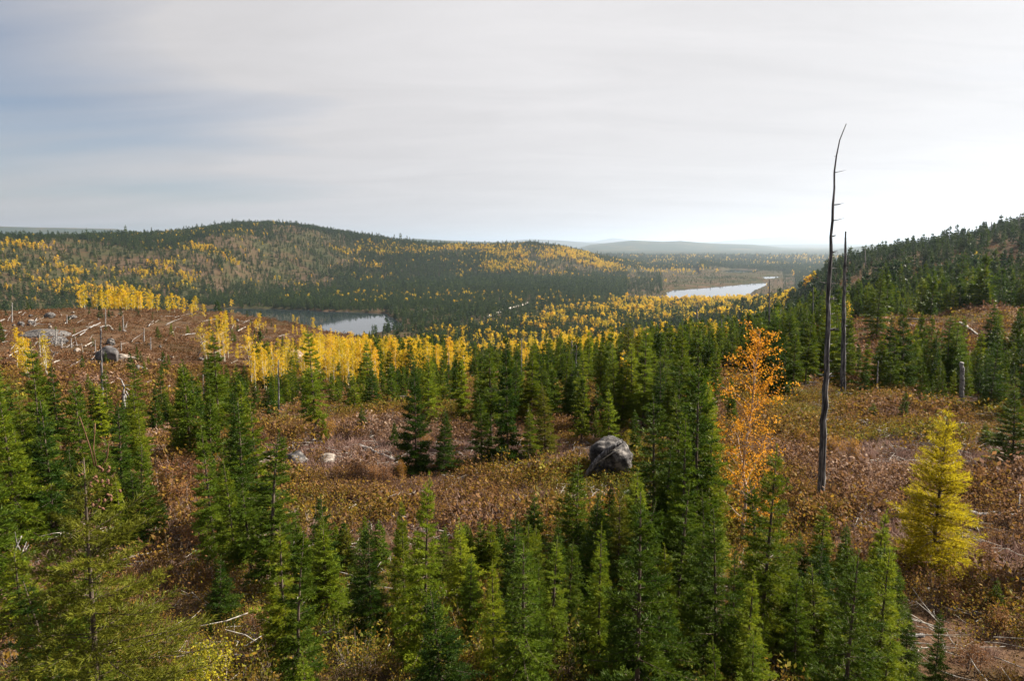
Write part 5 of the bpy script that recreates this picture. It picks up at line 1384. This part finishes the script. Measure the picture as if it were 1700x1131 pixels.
P, S_, K = cover([(9.5, 22, 16, (0, 4), 0.8, 1.4), (22, 62, 9, (4, 8), 0.8, 1.4), (62, 130, 2.0, (8, 11), 0.8, 1.4), (125, 340, 0.20, (11, 14), 0.7, 1.2)])
scatter('heath_shrubs', P, rng.uniform(0, 6.28, len(P)), S_, K, hs, 'knee high heath shrubs in rust, ochre and olive covering the ground', 'heath')
x, y, z, r, u, v = polar_points(6, 60, 5.0)
k = ((fbm(x, y, 7, 4, 501) > 0.53) & (rng.random(len(x)) < 0.45)) | ((r > 24) & (r < 44) & (u > 470) & (u < 920) & (fbm(x, y, 5, 3, 507) > 0.42)); P = np.stack([x, y, z - 0.02], -1)[k]
scatter('dry_grass', P, rng.uniform(0, 6.28, len(P)), rng.uniform(0.6, 1.2, len(P)), np.where(np.hypot(P[:, 0], P[:, 1]) < 24, 0, 2) + rng.integers(0, 2, len(P)), gs, 'tufts of pale dry grass between the heath shrubs', 'grass')

# dead twigs and sticks littering the heath
def twig_mesh(seed):
    rg = np.random.default_rng(seed); b = Bag()
    for _ in range(5):
        p = rg.normal(0, 0.35, 3) * [1, 1, 0] + [0, 0, 0.10]; a = rg.uniform(0, 6.28); L_ = rg.uniform(0.3, 1.0); d = np.array([math.cos(a), math.sin(a), rg.uniform(-0.05, 0.25)])
        V, Fq = tube(np.array([p, p + d * L_ * 0.5 + rg.normal(0, 0.03, 3), p + d * L_]), [0.012, 0.009, 0.004], 4, cap=False); b.add(V, Fq)
    return b.mesh('dead_twigs', M['bleached'])


x, y, z, r, u, v = polar_points(8, 75, 0.55)
k = (fbm(x, y, 5, 3, 601) > 0.46); P = np.stack([x, y, z + rng.uniform(0.02, 0.22, len(x))], -1)[k]
scatter('dead_twigs', P, rng.uniform(0, 6.28, len(P)), rng.uniform(0.5, 1.5, len(P)), rng.integers(0, 4, len(P)), [source('twig_source', twig_mesh(700 + q)) for q in range(4)], 'countless pale dead twigs lying through the heath', 'twigs')

# ------------------------------------------------------------------ the air
def build_haze():
    zt = float(max(GZ.max() + 40, 60)); zb = WATER - 8.0; R0 = 54000.0
    import bmesh
    bm = bmesh.new(); bmesh.ops.create_cube(bm, size=1.0); me = bpy.data.meshes.new('haze'); bm.to_mesh(me); bm.free()
    o = link('haze', me, loc=(0, 0, (zt + zb) / 2), scale=(2 * R0, 2 * R0, zt - zb)); tag(o, 'thin autumn haze over the valley', 'haze', kind='stuff')
    m, N, L = new_mat('haze'); out = N.new('ShaderNodeOutputMaterial'); v = N.new('ShaderNodeVolumePrincipled')
    v.inputs['Color'].default_value = (0.68, 0.82, 1.0, 1); v.inputs['Density'].default_value = HAZE; v.inputs['Anisotropy'].default_value = 0.62
    L.new(v.outputs[0], out.inputs['Volume']); me.materials.append(m)


HAZE = 0.52e-4
print("zmax", GZ.max()); build_haze()
